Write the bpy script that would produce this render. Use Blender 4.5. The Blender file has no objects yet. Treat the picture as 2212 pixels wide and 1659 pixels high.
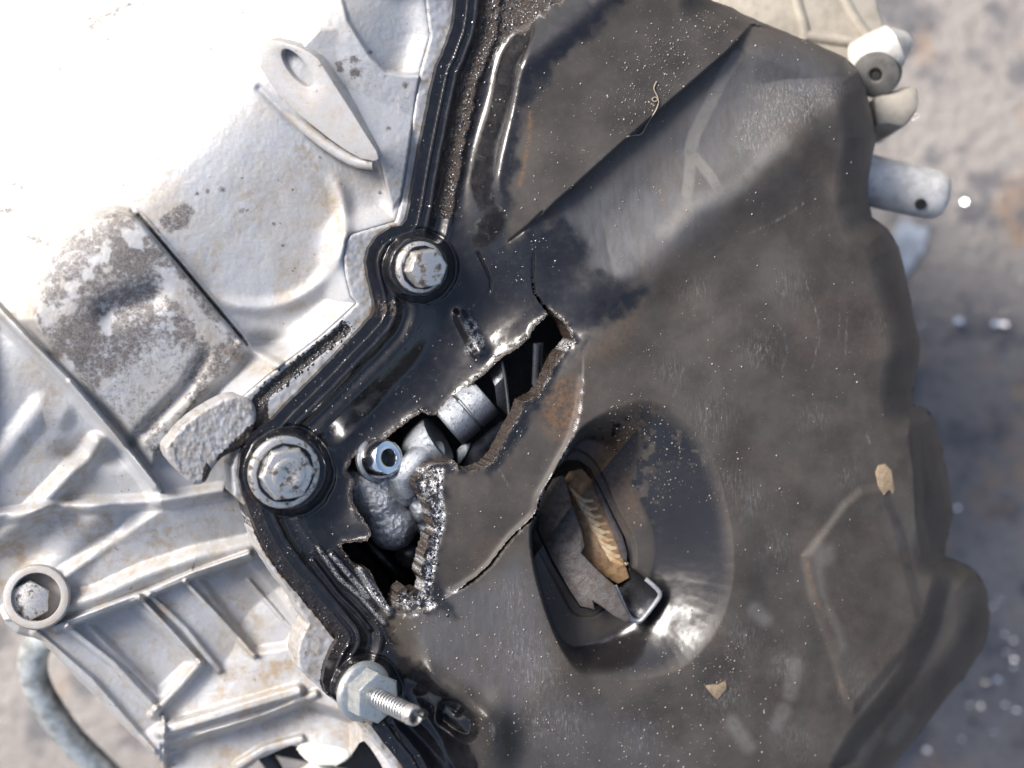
import bpy, bmesh, math, random
import numpy as np
from mathutils import Vector, Matrix
random.seed(7); RNG = np.random.default_rng(11)
sc = bpy.context.scene
COL = sc.collection

# ------------------------------------------------------------------ camera, sky, sun, exposure
S = 0.115e-3            # metres per photo unit (photo = 2212 x 1659 units) on the mating plane
D = 0.42                # camera height above that plane
Z0 = 0.20               # height of that plane above the ground
cam_d = bpy.data.cameras.new('camera'); cam = bpy.data.objects.new('camera', cam_d); COL.objects.link(cam)
cam.location = (0, 0, Z0 + D)
cam_d.sensor_width = 36; cam_d.lens = 36 * D / (2212 * S)
cam_d.clip_start = 0.01; cam_d.clip_end = 200
cam_d.dof.use_dof = True; cam_d.dof.focus_distance = D + 0.006; cam_d.dof.aperture_fstop = 6.5
sc.camera = cam
SUN_EL, SUN_AZ = math.radians(44), math.radians(-56)      # azimuth from +Y, clockwise
w = bpy.data.worlds.new('World'); sc.world = w; w.use_nodes = True
nt = w.node_tree; bg = nt.nodes['Background']
sky = nt.nodes.new('ShaderNodeTexSky'); sky.sky_type = 'NISHITA'; sky.sun_disc = False
sky.sun_elevation = SUN_EL; sky.sun_rotation = SUN_AZ; sky.dust_density = 5.0; sky.air_density = 1.0; sky.ozone_density = 1.0
nt.links.new(sky.outputs[0], bg.inputs[0]); bg.inputs[1].default_value = 0.15
L = Vector((math.sin(SUN_AZ) * math.cos(SUN_EL), math.cos(SUN_AZ) * math.cos(SUN_EL), math.sin(SUN_EL)))
sd_ = bpy.data.lights.new('sun', 'SUN'); sun = bpy.data.objects.new('sun', sd_); COL.objects.link(sun)
sd_.energy = 3.6; sd_.angle = math.radians(24); sd_.color = (1.0, 0.985, 0.96)
sun.rotation_euler = L.to_track_quat('Z', 'Y').to_euler(); sun.location = (0, 0, 2)
sc.view_settings.view_transform = 'Standard'; sc.view_settings.look = 'None'
sc.view_settings.exposure = 0.5; sc.view_settings.gamma = 1

# ------------------------------------------------------------------ helpers
MM = 1e-3
def P(u, v, h=0.0):
    """point that stands h mm above the mating plane, seen at photo unit (u, v)"""
    k = (D - h * MM) / D
    return Vector(((u - 1106) * S * k, (829.5 - v) * S * k, Z0 + h * MM))
def PV(U, V, H):
    k = (D - H * MM) / D
    return np.stack([(U - 1106) * S * k, (829.5 - V) * S * k, Z0 + H * MM], -1)
def Z(x0, y0, wsrc, wimg):
    f = wsrc / wimg
    def g(*pts): return [((x0 + x * f) * .54004, (y0 + y * f) * .54004) for x, y in pts]
    return g
R1 = Z(0, 0, 1400, 2212); R2 = Z(1000, 0, 1400, 2212); R3 = Z(2400, 0, 1696, 2212); R4 = Z(0, 900, 1400, 2212)
R5 = Z(0, 2000, 1430, 2212); R6 = Z(1000, 1000, 1400, 2212); R7 = Z(900, 1900, 1500, 2123); R8 = Z(2000, 1400, 1000, 1185)
RA = Z(2900, 1200, 1196, 2205); RB = Z(2800, 2000, 1296, 2006); RC = Z(1350, 1850, 700, 1787); RD = Z(1400, 850, 600, 2212)
RE = Z(1200, 2500, 700, 2030); RF = Z(1700, 0, 1000, 2212)

def sstep(x, a, b):
    t = np.clip((x - a) / (b - a), 0, 1); return t * t * (3 - 2 * t)
_perm = RNG.random((256, 256))
def vnoise(x, y, seed=0):
    x = x + seed * 17.31; y = y + seed * 9.77
    xi = np.floor(x).astype(int); yi = np.floor(y).astype(int); fx = x - xi; fy = y - yi
    fx = fx * fx * (3 - 2 * fx); fy = fy * fy * (3 - 2 * fy)
    a = _perm[xi & 255, yi & 255]; b = _perm[(xi + 1) & 255, yi & 255]
    c = _perm[xi & 255, (yi + 1) & 255]; d = _perm[(xi + 1) & 255, (yi + 1) & 255]
    return (a * (1 - fx) + b * fx) * (1 - fy) + (c * (1 - fx) + d * fx) * fy
def fbm(U, V, size, octv=4, seed=0, gain=.55):
    t = 0; a = 1; s = 0; x = U / size; y = V / size
    for i in range(octv):
        t = t + a * vnoise(x, y, seed + i * 3); s += a; a *= gain; x = x * 2.03; y = y * 2.03
    return t / s                      # about 0..1, mean .5
def sdp(poly, U, V, margin=60):
    """signed distance to a polygon (negative inside), clamped to +margin far away"""
    p = np.asarray(poly, float)
    out = np.full(U.shape, float(margin))
    m = (U > p[:, 0].min() - margin) & (U < p[:, 0].max() + margin) & (V > p[:, 1].min() - margin) & (V < p[:, 1].max() + margin)
    if not m.any(): return out
    x = U[m]; y = V[m]; d = np.full(x.shape, 1e12); ins = np.zeros(x.shape, bool)
    n = len(p)
    for i in range(n):
        ax, ay = p[i]; bx, by = p[i - 1]; ex = bx - ax; ey = by - ay
        wx = x - ax; wy = y - ay
        t = np.clip((wx * ex + wy * ey) / (ex * ex + ey * ey + 1e-12), 0, 1)
        d = np.minimum(d, (wx - ex * t) ** 2 + (wy - ey * t) ** 2)
        c = (ay > y) != (by > y)
        if abs(by - ay) > 1e-9: ins ^= c & (x < ex * (y - ay) / (by - ay) + ax)
    d = np.sqrt(d); out[m] = np.where(ins, -d, np.minimum(d, margin)); return out
def ld(pts, U, V, margin=1e9):
    """distance to a polyline and position 0..1 along it"""
    p = np.asarray(pts, float); d = np.full(U.shape, 1e12); tt = np.zeros(U.shape); n = len(p) - 1
    if margin < 1e8:
        m = (U > p[:, 0].min() - margin) & (U < p[:, 0].max() + margin) & (V > p[:, 1].min() - margin) & (V < p[:, 1].max() + margin)
    else: m = np.ones(U.shape, bool)
    if not m.any(): return np.full(U.shape, 1e6), tt
    x = U[m]; y = V[m]; dm = np.full(x.shape, 1e12); tm = np.zeros(x.shape)
    for i in range(n):
        ax, ay = p[i]; bx, by = p[i + 1]; ex = bx - ax; ey = by - ay
        t = np.clip(((x - ax) * ex + (y - ay) * ey) / (ex * ex + ey * ey + 1e-12), 0, 1)
        q = (x - ax - ex * t) ** 2 + (y - ay - ey * t) ** 2
        k = q < dm; dm = np.where(k, q, dm); tm = np.where(k, (i + t) / n, tm)
    d[m] = dm; tt[m] = tm; return np.sqrt(d), tt
def soft(poly, U, V, wd=8): return sstep(-sdp(poly, U, V, wd + 10), -wd / 2, wd / 2)
def stroke(pts, wd, U, V, edge=None):
    d, t = ld(pts, U, V, wd * 2 + 10); e = edge or wd * .5
    return 1 - sstep(d, wd / 2 - e / 2, wd / 2 + e / 2)
def rib(pts, wd, U, V):
    d, t = ld(pts, U, V, wd * 2 + 10); q = np.clip(d / wd, 0, 1); return (1 - q * q) ** 2
def rib2(pts, wd, U, V):
    d, t = ld(pts, U, V, wd * 2 + 10); return 1 - sstep(d, wd * .22, wd * .72)
def cr(pts, n=6, closed=False):
    p = [np.array(a, float) for a in pts]; out = []; m = len(p)
    for i in range(m if closed else m - 1):
        if closed: a, b, c, d = p[i - 1], p[i], p[(i + 1) % m], p[(i + 2) % m]
        else: a, b, c, d = p[max(i - 1, 0)], p[i], p[i + 1], p[min(i + 2, m - 1)]
        for k in range(n):
            t = k / n
            out.append(.5 * ((2 * b) + (c - a) * t + (2 * a - 5 * b + 4 * c - d) * t * t + (3 * b - a - 3 * c + d) * t ** 3))
    if not closed: out.append(p[-1])
    return [tuple(q) for q in out]

def wloc(o):
    v = Vector((0, 0, 0))
    while o: v += o.location; o = o.parent
    return v
def link(name, me, mat=None, parent=None, label=None, kind=None):
    o = bpy.data.objects.new(name, me); COL.objects.link(o)
    if mat and not me.materials: me.materials.append(mat)
    if parent: o.parent = parent; o.location = -wloc(parent)
    if label: o['label'] = label
    if kind: o['kind'] = kind
    return o
def thing(name, label, cat, loc, group=None):
    o = bpy.data.objects.new(name, None); COL.objects.link(o); o.location = loc; o.empty_display_size = .01
    return tag(o, label, cat, group)
def tag(o, label, cat, group=None):
    o['label'] = label; o['category'] = cat
    if group: o['group'] = group
    return o
def mesh_np(name, co, quads, tris=None, smooth=True, attrs=None):
    me = bpy.data.meshes.new(name); nq = len(quads); ntri = 0 if tris is None else len(tris)
    me.vertices.add(len(co)); me.vertices.foreach_set('co', np.asarray(co, np.float32).ravel())
    loops = np.asarray(quads, np.int32).ravel(); st = np.arange(nq) * 4; tot = np.full(nq, 4)
    if ntri:
        loops = np.concatenate([loops, np.asarray(tris, np.int32).ravel()])
        st = np.concatenate([st, nq * 4 + np.arange(ntri) * 3]); tot = np.concatenate([tot, np.full(ntri, 3)])
    me.loops.add(len(loops)); me.loops.foreach_set('vertex_index', loops.astype(np.int32))
    me.polygons.add(nq + ntri); me.polygons.foreach_set('loop_start', st.astype(np.int32))
    me.polygons.foreach_set('loop_total', tot.astype(np.int32))
    me.polygons.foreach_set('use_smooth', np.full(nq + ntri, smooth))
    me.update(calc_edges=True); me.validate()
    for nm, arr in (attrs or {}).items():
        a = me.attributes.new(nm, 'FLOAT_COLOR', 'POINT')
        full = np.ones((len(co), 4), np.float32); full[:, :3] = arr; a.data.foreach_set('color', full.ravel())
    return me
def field(name, box, step, sdf, hf, mat, parent, skirt=5.0, axis=(0, 0, 1), masks=None, kind=None):
    """relief sheet over photo units with a clean cut outline, real thickness at its edges, and painted wear masks"""
    u = np.arange(box[0], box[2] + step, step); v = np.arange(box[1], box[3] + step, step)
    U, V = np.meshgrid(u, v); sd = sdf(U, V)
    gv, gu = np.gradient(sd, step); gl = np.sqrt(gu * gu + gv * gv) + 1e-6
    c = sd < 0
    keep = c[:-1, :-1] | c[1:, :-1] | c[:-1, 1:] | c[1:, 1:]
    mv = (sd > 0) & (sd < step * 2.2)
    k = np.where(mv, np.minimum(sd, step * 1.5), 0); gl = np.maximum(gl, .35); U = U - k * gu / gl; V = V - k * gv / gl
    H = hf(U, V); co = PV(U, V, H)
    idx = np.full(U.shape, -1); used = np.zeros(U.shape, bool)
    for a in (slice(None, -1), slice(1, None)):
        for b in (slice(None, -1), slice(1, None)): used[a, b] |= keep
    idx[used] = np.arange(used.sum())
    q = np.stack([idx[:-1, :-1], idx[1:, :-1], idx[1:, 1:], idx[:-1, 1:]], -1)[keep]
    pts = co[used]; nv = len(pts)
    at = {}
    if masks:
        for nm, fn in masks.items():
            at[nm] = np.stack([np.clip(m, 0, 1)[used] for m in fn(U, V)], -1)
    # boundary edges -> skirt
    e = np.concatenate([q[:, [0, 1]], q[:, [1, 2]], q[:, [2, 3]], q[:, [3, 0]]])
    key = np.sort(e, 1); ky = key[:, 0].astype(np.int64) * nv + key[:, 1]
    un, inv, cnt = np.unique(ky, return_inverse=True, return_counts=True)
    be = e[cnt[inv] == 1]; bv = np.unique(be); mp = np.full(nv, -1); mp[bv] = np.arange(len(bv))
    ax = np.array(axis, float); ax /= np.linalg.norm(ax)
    dep = skirt * MM
    top = pts[bv]; bot = top - ax * dep
    co2 = np.concatenate([pts, top, bot]); nb = len(bv)
    sk = np.stack([nv + mp[be[:, 1]], nv + mp[be[:, 0]], nv + nb + mp[be[:, 0]], nv + nb + mp[be[:, 1]]], -1)
    for nm in at: at[nm] = np.concatenate([at[nm], at[nm][bv], at[nm][bv]])
    me = mesh_np(name, co2, np.concatenate([q, sk]), attrs=at)
    return link(name, me, mat, parent, kind=kind)
def from_bm(name, bm, mat, parent=None, smooth=False, **k):
    me = bpy.data.meshes.new(name); bmesh.ops.recalc_face_normals(bm, faces=bm.faces); bm.to_mesh(me); bm.free()
    if smooth:
        for p in me.polygons: p.use_smooth = True
        try: me.set_sharp_from_angle(angle=math.radians(38))
        except Exception: pass
    return link(name, me, mat, parent, **k)
def frame(c, axis, up=(0, 1, 0)):
    z = Vector(axis).normalized(); x = Vector(up).cross(z).normalized(); y = z.cross(x)
    m = Matrix((x, y, z)).transposed().to_4x4(); m.translation = c; return m
def lathe(name, prof, c, axis, mat, parent, seg=40, jitter=0, hexa=None, **k):
    """prof: list of (radius mm, height mm) along axis from point c"""
    m = frame(c, axis); bm = bmesh.new(); rings = []
    for r, z in prof:
        ring = []
        for i in range(seg):
            a = 2 * math.pi * i / seg
            rr = r + (random.uniform(-1, 1) * jitter if jitter else 0)
            ring.append(bm.verts.new(m @ Vector((rr * math.cos(a) * MM, rr * math.sin(a) * MM, z * MM))))
        rings.append(ring)
    for a, b in zip(rings, rings[1:]):
        for i in range(seg): bm.faces.new((a[i], a[(i + 1) % seg], b[(i + 1) % seg], b[i]))
    if prof[0][0] > 1e-6: bm.faces.new(rings[0][::-1])
    if prof[-1][0] > 1e-6: bm.faces.new(rings[-1])
    bmesh.ops.remove_doubles(bm, verts=bm.verts, dist=1e-7)
    return from_bm(name, bm, mat, parent, smooth=True, **k)
def hexprism(name, rad, z0, z1, c, axis, mat, parent, rot=0, hole=0, hdepth=0, cham=.5, up=(0, 1, 0)):
    m = frame(c, axis, up); bm = bmesh.new()
    def ring(r, z, n=6, mixc=0):
        out = []
        for i in range(24):
            a = 2 * math.pi * i / 24 + rot; t = ((i / 24 * 6) % 1) - .5
            hx = r * math.cos(math.pi / 6) / math.cos(t * math.pi / 3) if n == 6 else r
            hx = hx * (1 - mixc) + r * .9 * mixc
            out.append(bm.verts.new(m @ Vector((hx * math.cos(a) * MM, hx * math.sin(a) * MM, z * MM))))
        return out
    rs = [ring(rad, z0), ring(rad, z1 - cham * .55), ring(rad * .97, z1 - cham * .2, 6, .25), ring(rad * .90, z1, 6, .6)]
    if hole: rs += [ring(hole, z1, 0), ring(hole * .95, z1 - hdepth, 0)]
    for a, b in zip(rs, rs[1:]):
        for i in range(24): bm.faces.new((a[i], a[(i + 1) % 24], b[(i + 1) % 24], b[i]))
    bm.faces.new(rs[-1])
    o = from_bm(name, bm, mat, parent, smooth=True); return o
def prism(name, outer, h, depth, axis, mat, parent=None, holes=(), bevel=.25, smooth=True, sub=0, rough=0, **k):
    """plate whose face follows the outline (photo units, each with its height or a height function), with real depth along -axis"""
    bm = bmesh.new(); hf = h if callable(h) else (lambda u, v: h)
    loops = []
    for lp in [outer, *holes]:
        vs = [bm.verts.new(P(q[0], q[1], q[2] if len(q) > 2 else hf(q[0], q[1]))) for q in lp]
        loops.append([bm.edges.new((vs[i], vs[(i + 1) % len(vs)])) for i in range(len(vs))])
    bmesh.ops.triangle_fill(bm, use_beauty=True, use_dissolve=False, edges=[e for l in loops for e in l])
    if sub: bmesh.ops.subdivide_edges(bm, edges=[e for e in bm.edges if not e.is_boundary], cuts=sub)
    ax = Vector(axis).normalized()
    r = bmesh.ops.extrude_face_region(bm, geom=list(bm.faces))
    vs = [g for g in r['geom'] if isinstance(g, bmesh.types.BMVert)]
    bmesh.ops.translate(bm, verts=vs, vec=-ax * depth * MM)
    bmesh.ops.recalc_face_normals(bm, faces=bm.faces)
    if bevel:
        es = [e for e in bm.edges if len(e.link_faces) == 2 and e.calc_face_angle(0) > .6]
        bmesh.ops.bevel(bm, geom=es, offset=bevel * MM, segments=2, affect='EDGES', profile=.5)
    if rough:
        for v in bm.verts: v.co += Vector([random.uniform(-1, 1) * rough * MM for _ in range(3)])
    return from_bm(name, bm, mat, parent, smooth=smooth, **k)
def tube(name, pts, rad, mat, parent=None, seg=14, caps=True, noise=0, closed=False, **k):
    """pts world vectors, rad (mm) number or list"""
    n = len(pts); bm = bmesh.new(); rings = []
    rr = rad if isinstance(rad, (list, tuple)) else [rad] * n
    prev = None
    for i, p in enumerate(pts):
        t = (pts[min(i + 1, n - 1)] - pts[max(i - 1, 0)]).normalized()
        if prev is None:
            x = t.orthogonal().normalized()
        else:
            x = (prev - t * prev.dot(t)).normalized()
        prev = x; y = t.cross(x)
        rings.append([bm.verts.new(p + (x * math.cos(2 * math.pi * j / seg) + y * math.sin(2 * math.pi * j / seg)) * (rr[i] + random.uniform(-1, 1) * noise) * MM) for j in range(seg)])
    for a, b in zip(rings, rings[1:]):
        for j in range(seg): bm.faces.new((a[j], a[(j + 1) % seg], b[(j + 1) % seg], b[j]))
    if caps: bm.faces.new(rings[0][::-1]); bm.faces.new(rings[-1])
    return from_bm(name, bm, mat, parent, smooth=True, **k)
def cpath(pts, n=6):
    out = cr([(*p,) for p in pts], n); return [P(*q) for q in out]

# ------------------------------------------------------------------ materials
class NT:
    def __init__(s, name):
        s.m = bpy.data.materials.new(name); s.m.use_nodes = True; s.t = s.m.node_tree
        s.b = s.t.nodes['Principled BSDF']; s.tc = s.t.nodes.new('ShaderNodeTexCoord')
        mp = s.t.nodes.new('ShaderNodeMapping'); mp.inputs['Scale'].default_value = (1000, 1000, 1000)
        s.t.links.new(s.tc.outputs['Object'], mp.inputs[0]); s.co = mp.outputs[0]
    def n(s, t, **kw):
        x = s.t.nodes.new(t)
        for k, v in kw.items(): setattr(x, k, v)
        return x
    def put(s, sock, v):
        if hasattr(v, 'links') or isinstance(v, bpy.types.NodeSocket): s.t.links.new(v, sock)
        elif isinstance(v, (tuple, list)) and len(v) == 3 and sock.type == 'RGBA': sock.default_value = (*v, 1)
        else: sock.default_value = v
    def noise(s, size, detail=4, rough=.6, stretch=None, dist=0):
        co = s.co
        if stretch:
            mp = s.n('ShaderNodeMapping'); mp.inputs['Scale'].default_value = stretch[:3]
            mp.inputs['Rotation'].default_value = (0, 0, stretch[3] if len(stretch) > 3 else 0)
            s.t.links.new(s.co, mp.inputs[0]); co = mp.outputs[0]
        x = s.n('ShaderNodeTexNoise'); x.inputs['Scale'].default_value = 1 / size; x.inputs['Detail'].default_value = detail
        x.inputs['Roughness'].default_value = rough; x.inputs['Distortion'].default_value = dist
        s.t.links.new(co, x.inputs['Vector']); return x.outputs['Fac']
    def ramp(s, f, a, b, lo=0., hi=1.):
        x = s.n('ShaderNodeMapRange'); x.clamp = True; x.interpolation_type = 'SMOOTHSTEP'
        s.put(x.inputs[0], f)
        for i, v in enumerate((a, b, lo, hi)): s.put(x.inputs[i + 1], v)
        return x.outputs[0]
    def mix(s, f, a, b):
        x = s.n('ShaderNodeMix', data_type='RGBA'); s.put(x.inputs[0], f); s.put(x.inputs[6], a); s.put(x.inputs[7], b); return x.outputs[2]
    def mixf(s, f, a, b):
        x = s.n('ShaderNodeMix', data_type='FLOAT'); s.put(x.inputs[0], f); s.put(x.inputs[2], a); s.put(x.inputs[3], b); return x.outputs[0]
    def math(s, op, a, b=0.):
        x = s.n('ShaderNodeMath', operation=op); s.put(x.inputs[0], a); s.put(x.inputs[1], b); return x.outputs[0]
    def attr(s, name):
        a = s.n('ShaderNodeAttribute', attribute_name=name); q = s.n('ShaderNodeSeparateColor'); s.t.links.new(a.outputs['Color'], q.inputs[0])
        return q.outputs[0], q.outputs[1], q.outputs[2]
    def bump(s, h, dist, strength=1., prev=None):
        x = s.n('ShaderNodeBump'); s.put(x.inputs['Strength'], strength); x.inputs['Distance'].default_value = dist * MM
        s.put(x.inputs['Height'], h)
        if prev is not None: s.t.links.new(prev, x.inputs['Normal'])
        return x.outputs[0]
    def out(s, col=None, rough=None, metal=None, normal=None, spec=None, coat=None):
        if col is not None: s.put(s.b.inputs['Base Color'], col)
        if rough is not None: s.put(s.b.inputs['Roughness'], rough)
        if metal is not None: s.put(s.b.inputs['Metallic'], metal)
        if normal is not None: s.t.links.new(normal, s.b.inputs['Normal'])
        if spec is not None: s.put(s.b.inputs['Specular IOR Level'], spec)
        if coat is not None: s.put(s.b.inputs['Coat Weight'], coat); s.b.inputs['Coat Roughness'].default_value = .08
        return s.m

def mat_cover():
    a = NT('oily_black_paint')
    oil, scuff, gunk = a.attr('m1'); bare_glint, scr, clean = a.attr('m2'); rust, light, tan = a.attr('m3')
    big = a.noise(14, 5, .6); mid = a.noise(2.5, 4, .65); fine = a.noise(.35, 3, .6); spk = a.noise(.55, 2, .5)
    dust = a.mix(a.ramp(big, .3, .7), (.036, .031, .0275), (.068, .060, .053))
    dust = a.mix(a.math('MULTIPLY', a.ramp(mid, .45, .75), .5), dust, (.042, .038, .036))
    dust = a.mix(a.ramp(fine, .55, .8, 0, .35), dust, (.125, .112, .10))
    dust = a.mix(a.ramp(spk, .72, .77), dust, (.15, .132, .115))
    wipe = a.noise(1.6, 4, .7, (1, .18, 1, .7))
    dust = a.mix(a.math('MULTIPLY', scuff, a.ramp(wipe, .32, .72, .45, 1)), dust, (.080, .083, .091))
    streak = a.mixf(a.ramp(big, .44, .56), a.noise(.5, 5, .8, (1, .22, 1, -.6)), a.noise(.45, 5, .8, (1, .16, 1, .9)))
    dust = a.mix(a.math('MULTIPLY', scr, a.ramp(streak, .46, .7)), dust, (.21, .205, .20))
    dust = a.mix(a.math('MULTIPLY', light, a.ramp(mid, .3, .6, .6, 1)), dust, (.155, .148, .140))
    rn = a.noise(1.2, 5, .7)
    dust = a.mix(a.math('MULTIPLY', rust, a.ramp(rn, .35, .65)), dust, (.15, .085, .045))
    dust = a.mix(a.math('MULTIPLY', tan, a.ramp(rn, .2, .4)), dust, (.30, .22, .14))
    dust = a.mix(clean, dust, (.014, .013, .014))
    oilc = a.mix(a.ramp(mid, .4, .7), (.011, .011, .013), (.019, .018, .019))
    oilc = a.mix(a.math('MULTIPLY', gunk, a.ramp(rn, .3, .65, .25, 1)), oilc, (.048, .031, .020))
    col = a.mix(oil, dust, oilc)
    col = a.mix(a.math('MULTIPLY', bare_glint, a.ramp(fine, .4, .62)), col, (.8, .8, .82))
    ro = a.mixf(oil, .56, a.ramp(mid, .3, .7, .07, .2)); ro = a.mixf(clean, ro, a.ramp(mid, .3, .7, .16, .26))
    ro = a.mixf(bare_glint, ro, .3)
    gh = a.noise(1.15, 5, .74)
    n1 = a.bump(mid, .08, a.mixf(clean, a.mixf(oil, .35, .2), .04)); n2 = a.bump(fine, .05, a.mixf(clean, a.mixf(oil, .45, .22), .06), n1)
    n3 = a.bump(gh, 1.3, a.math('MAXIMUM', a.math('MULTIPLY', gunk, .75), a.math('MULTIPLY', bare_glint, .45)), n2)
    return a.out(col, ro, a.math('MULTIPLY', bare_glint, .6), n3, a.mixf(oil, a.mixf(clean, .35, .65), .65))
def mat_case(name='dirty_cast_aluminium', base=(.405, .412, .428), warm=(.375, .345, .30), rough=.5, metal=.15):
    a = NT(name); grime, brown, black = a.attr('m1')
    big = a.noise(16, 5, .6); mid = a.noise(3.0, 5, .7); fine = a.noise(.45, 4, .65); dots = a.noise(1.5, 2, .4)
    c = a.mix(a.ramp(big, .42, .68, 0, .6), base, warm)
    c = a.mix(a.ramp(mid, .5, .72, 0, .55), c, (.34, .315, .285)); c = a.mix(a.ramp(fine, .5, .75, 0, .4), c, (.56, .555, .55))
    c = a.mix(a.math('MULTIPLY', brown, a.ramp(mid, .36, .62)), c, (.31, .245, .17))
    gm = a.noise(1.3, 6, .75)
    g2 = a.ramp(a.math('ADD', grime, a.math('MULTIPLY', a.math('SUBTRACT', gm, .5), 2.2)), .25, .95)
    c = a.mix(g2, c, a.mix(a.ramp(fine, .38, .62), (.085, .078, .08), (.17, .152, .138)))
    c = a.mix(a.ramp(dots, .735, .765, 0, .75), c, (.14, .125, .12))
    bk = a.ramp(a.math('ADD', black, a.math('MULTIPLY', a.math('SUBTRACT', gm, .5), 1.2)), .42, .6)
    c = a.mix(bk, c, a.mix(a.ramp(mid, .4, .6), (.014, .012, .012), (.04, .028, .02)))
    n = a.bump(mid, .06, .4); n = a.bump(fine, .11, .55, n); n = a.bump(gm, .5, a.math('MULTIPLY', bk, .9), n)
    ro = a.mixf(bk, a.ramp(mid, .3, .7, rough - .1, rough + .12), .16)
    return a.out(c, ro, a.mixf(a.math('MAXIMUM', bk, g2), metal, 0.), n)
def mat_metal(name, base, dirt, rough=.3, metal=.9, amount=.5, size=1.2, bumpd=.06):
    a = NT(name); m = a.noise(size, 5, .7); f = a.noise(.25, 3, .6)
    c = a.mix(a.ramp(m, amount, amount + .16), base, dirt); c = a.mix(a.ramp(f, .55, .75, 0, .35), c, dirt)
    ro = a.ramp(m, amount - .1, amount + .2, rough, min(rough + .3, .8))
    n = a.bump(m, bumpd * 2, .5); n = a.bump(f, bumpd, .5, n)
    return a.out(c, ro, a.ramp(m, amount, amount + .16, metal, metal * .3), n)
def mat_simple(name, col, rough=.5, metal=0., var=.3, size=2., bumpd=.05, col2=None):
    a = NT(name); m = a.noise(size, 5, .65); f = a.noise(size * .2, 3, .6)
    c2 = col2 or tuple(x * (1 - var) for x in col)
    c = a.mix(a.ramp(m, .4, .65), col, c2)
    n = a.bump(m, bumpd * 2, .5); n = a.bump(f, bumpd, .5, n)
    return a.out(c, a.ramp(m, .3, .7, max(rough - .08, .03), rough + .1), metal, n)
def mat_ground():
    a = NT('oil_stained_concrete'); big = a.noise(110, 5, .6); mid = a.noise(26, 5, .65); fine = a.noise(5, 4, .7)
    c = a.mix(a.ramp(big, .38, .64), (.30, .272, .25), (.215, .198, .188)); c = a.mix(a.ramp(mid, .50, .60, 0, .85), c, (.11, .11, .12))
    warm = a.noise(34, 4, .6, (1, 1, 1, 1.1)); c = a.mix(a.ramp(warm, .55, .68, 0, .5), c, (.40, .25, .14))
    c = a.mix(a.ramp(fine, .5, .72, 0, .5), c, (.13, .125, .12))
    pit = a.noise(12, 3, .5, (1, 1, 1, .4)); c = a.mix(a.ramp(pit, .70, .76, 0, .85), c, (.08, .08, .09))
    n = a.bump(mid, 4.0, .7); n = a.bump(fine, 2.4, .8, n)
    return a.out(c, a.ramp(mid, .35, .65, .34, .62), 0., n)

M_cover = mat_cover(); M_case = mat_case(); M_ground = mat_ground()
M_lug = mat_case('dull_cast_aluminium', (.39, .39, .40), (.36, .34, .31))
M_bolt = mat_metal('dirty_zinc', (.58, .57, .55), (.075, .058, .045), .30, .8, .475, 2.3)
M_nut = mat_metal('zinc_nut', (.48, .50, .50), (.27, .24, .19), .34, .8, .51, 1.6)
M_stud = mat_metal('zinc_thread', (.62, .63, .64), (.22, .21, .19), .28, .9, .55, 2.0, .02)
M_cast = mat_metal('oiled_casting', (.30, .318, .345), (.06, .063, .07), .33, .85, .52, 1.0, .2)
M_chrome = mat_metal('polished_steel', (.85, .86, .87), (.10, .09, .08), .16, 1.0, .66, 2.2, .01)
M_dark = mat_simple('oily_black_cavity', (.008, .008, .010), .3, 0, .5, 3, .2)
M_plate = mat_simple('dark_oiled_steel', (.055, .058, .066), .3, .5, .4, 2, .06)
M_lever = mat_simple('grey_dusty_steel', (.066, .062, .062), .45, .3, .5, 1.6, .12, (.045, .032, .026))
M_levere = mat_simple('worn_steel_edge', (.42, .42, .43), .4, .5, .3, 1.0, .05)
M_tan_shade = mat_simple('shaded_amber_plastic', (.20, .125, .06), .45, 0, .3, 2.0, .2, (.10, .055, .025)); M_ridge = mat_simple('pale_amber_plastic', (.47, .38, .25), .42, 0, .3, 2.2, .12, (.33, .20, .09))  # insert base coloured darker to draw the shadows between the ridges
M_bracket = mat_simple('tan_cast_aluminium', (.36, .325, .27), .55, .1, .25, 6, .2)
M_pale = mat_simple('pale_aluminium', (.58, .56, .52), .45, .25, .25, 5, .15)
M_pin = mat_simple('dull_steel', (.60, .585, .56), .38, .1, .25, 4, .1)
M_rubber = mat_simple('grey_rubber', (.10, .095, .09), .7, 0, .3, 3, .1)
M_white = mat_simple('cream_plastic', (.70, .69, .62), .4, 0, .1, 5, .03)
M_pipe = mat_simple('galvanised_pipe', (.50, .525, .52), .36, .45, .5, 5, .2, (.22, .23, .22))
M_drop = mat_simple('black_oil', (.012, .011, .011), .14, 0, .3, 2, .001); M_drop.node_tree.nodes['Principled BSDF'].inputs['Specular IOR Level'].default_value = 1.0
M_grit = mat_simple('pale_grit', (.30, .265, .225), .6, 0, .5, .8, .01, (.13, .10, .08))
M_hair = mat_simple('dry_fibre', (.34, .29, .21), .6, 0, .3, 1, .01)
M_leaf = mat_simple('dry_mud', (.30, .225, .145), .7, 0, .3, 1.5, .08)
M_chip = mat_metal('bright_swarf', (.85, .87, .9), (.4, .4, .42), .12, 1.0, .62, 1.5, .02)
M_puddle = mat_simple('painted_sheen_oil', (.34, .38, .44), .08, 0, .35, 6, .25)  # pale bluish base stands in for sky reflected on the oil

# ------------------------------------------------------------------ planes of the machine
NF = Vector((.384, -.128, .914)).normalized()      # normal of the mating flange
s1 = .115
def Fh(U, V): return -(.42 * (U - 700) + .14 * (V - 900)) * s1
def Sh(U, V): return 3 - (.20 * (U - 900) + .09 * (V - 900)) * s1

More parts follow.
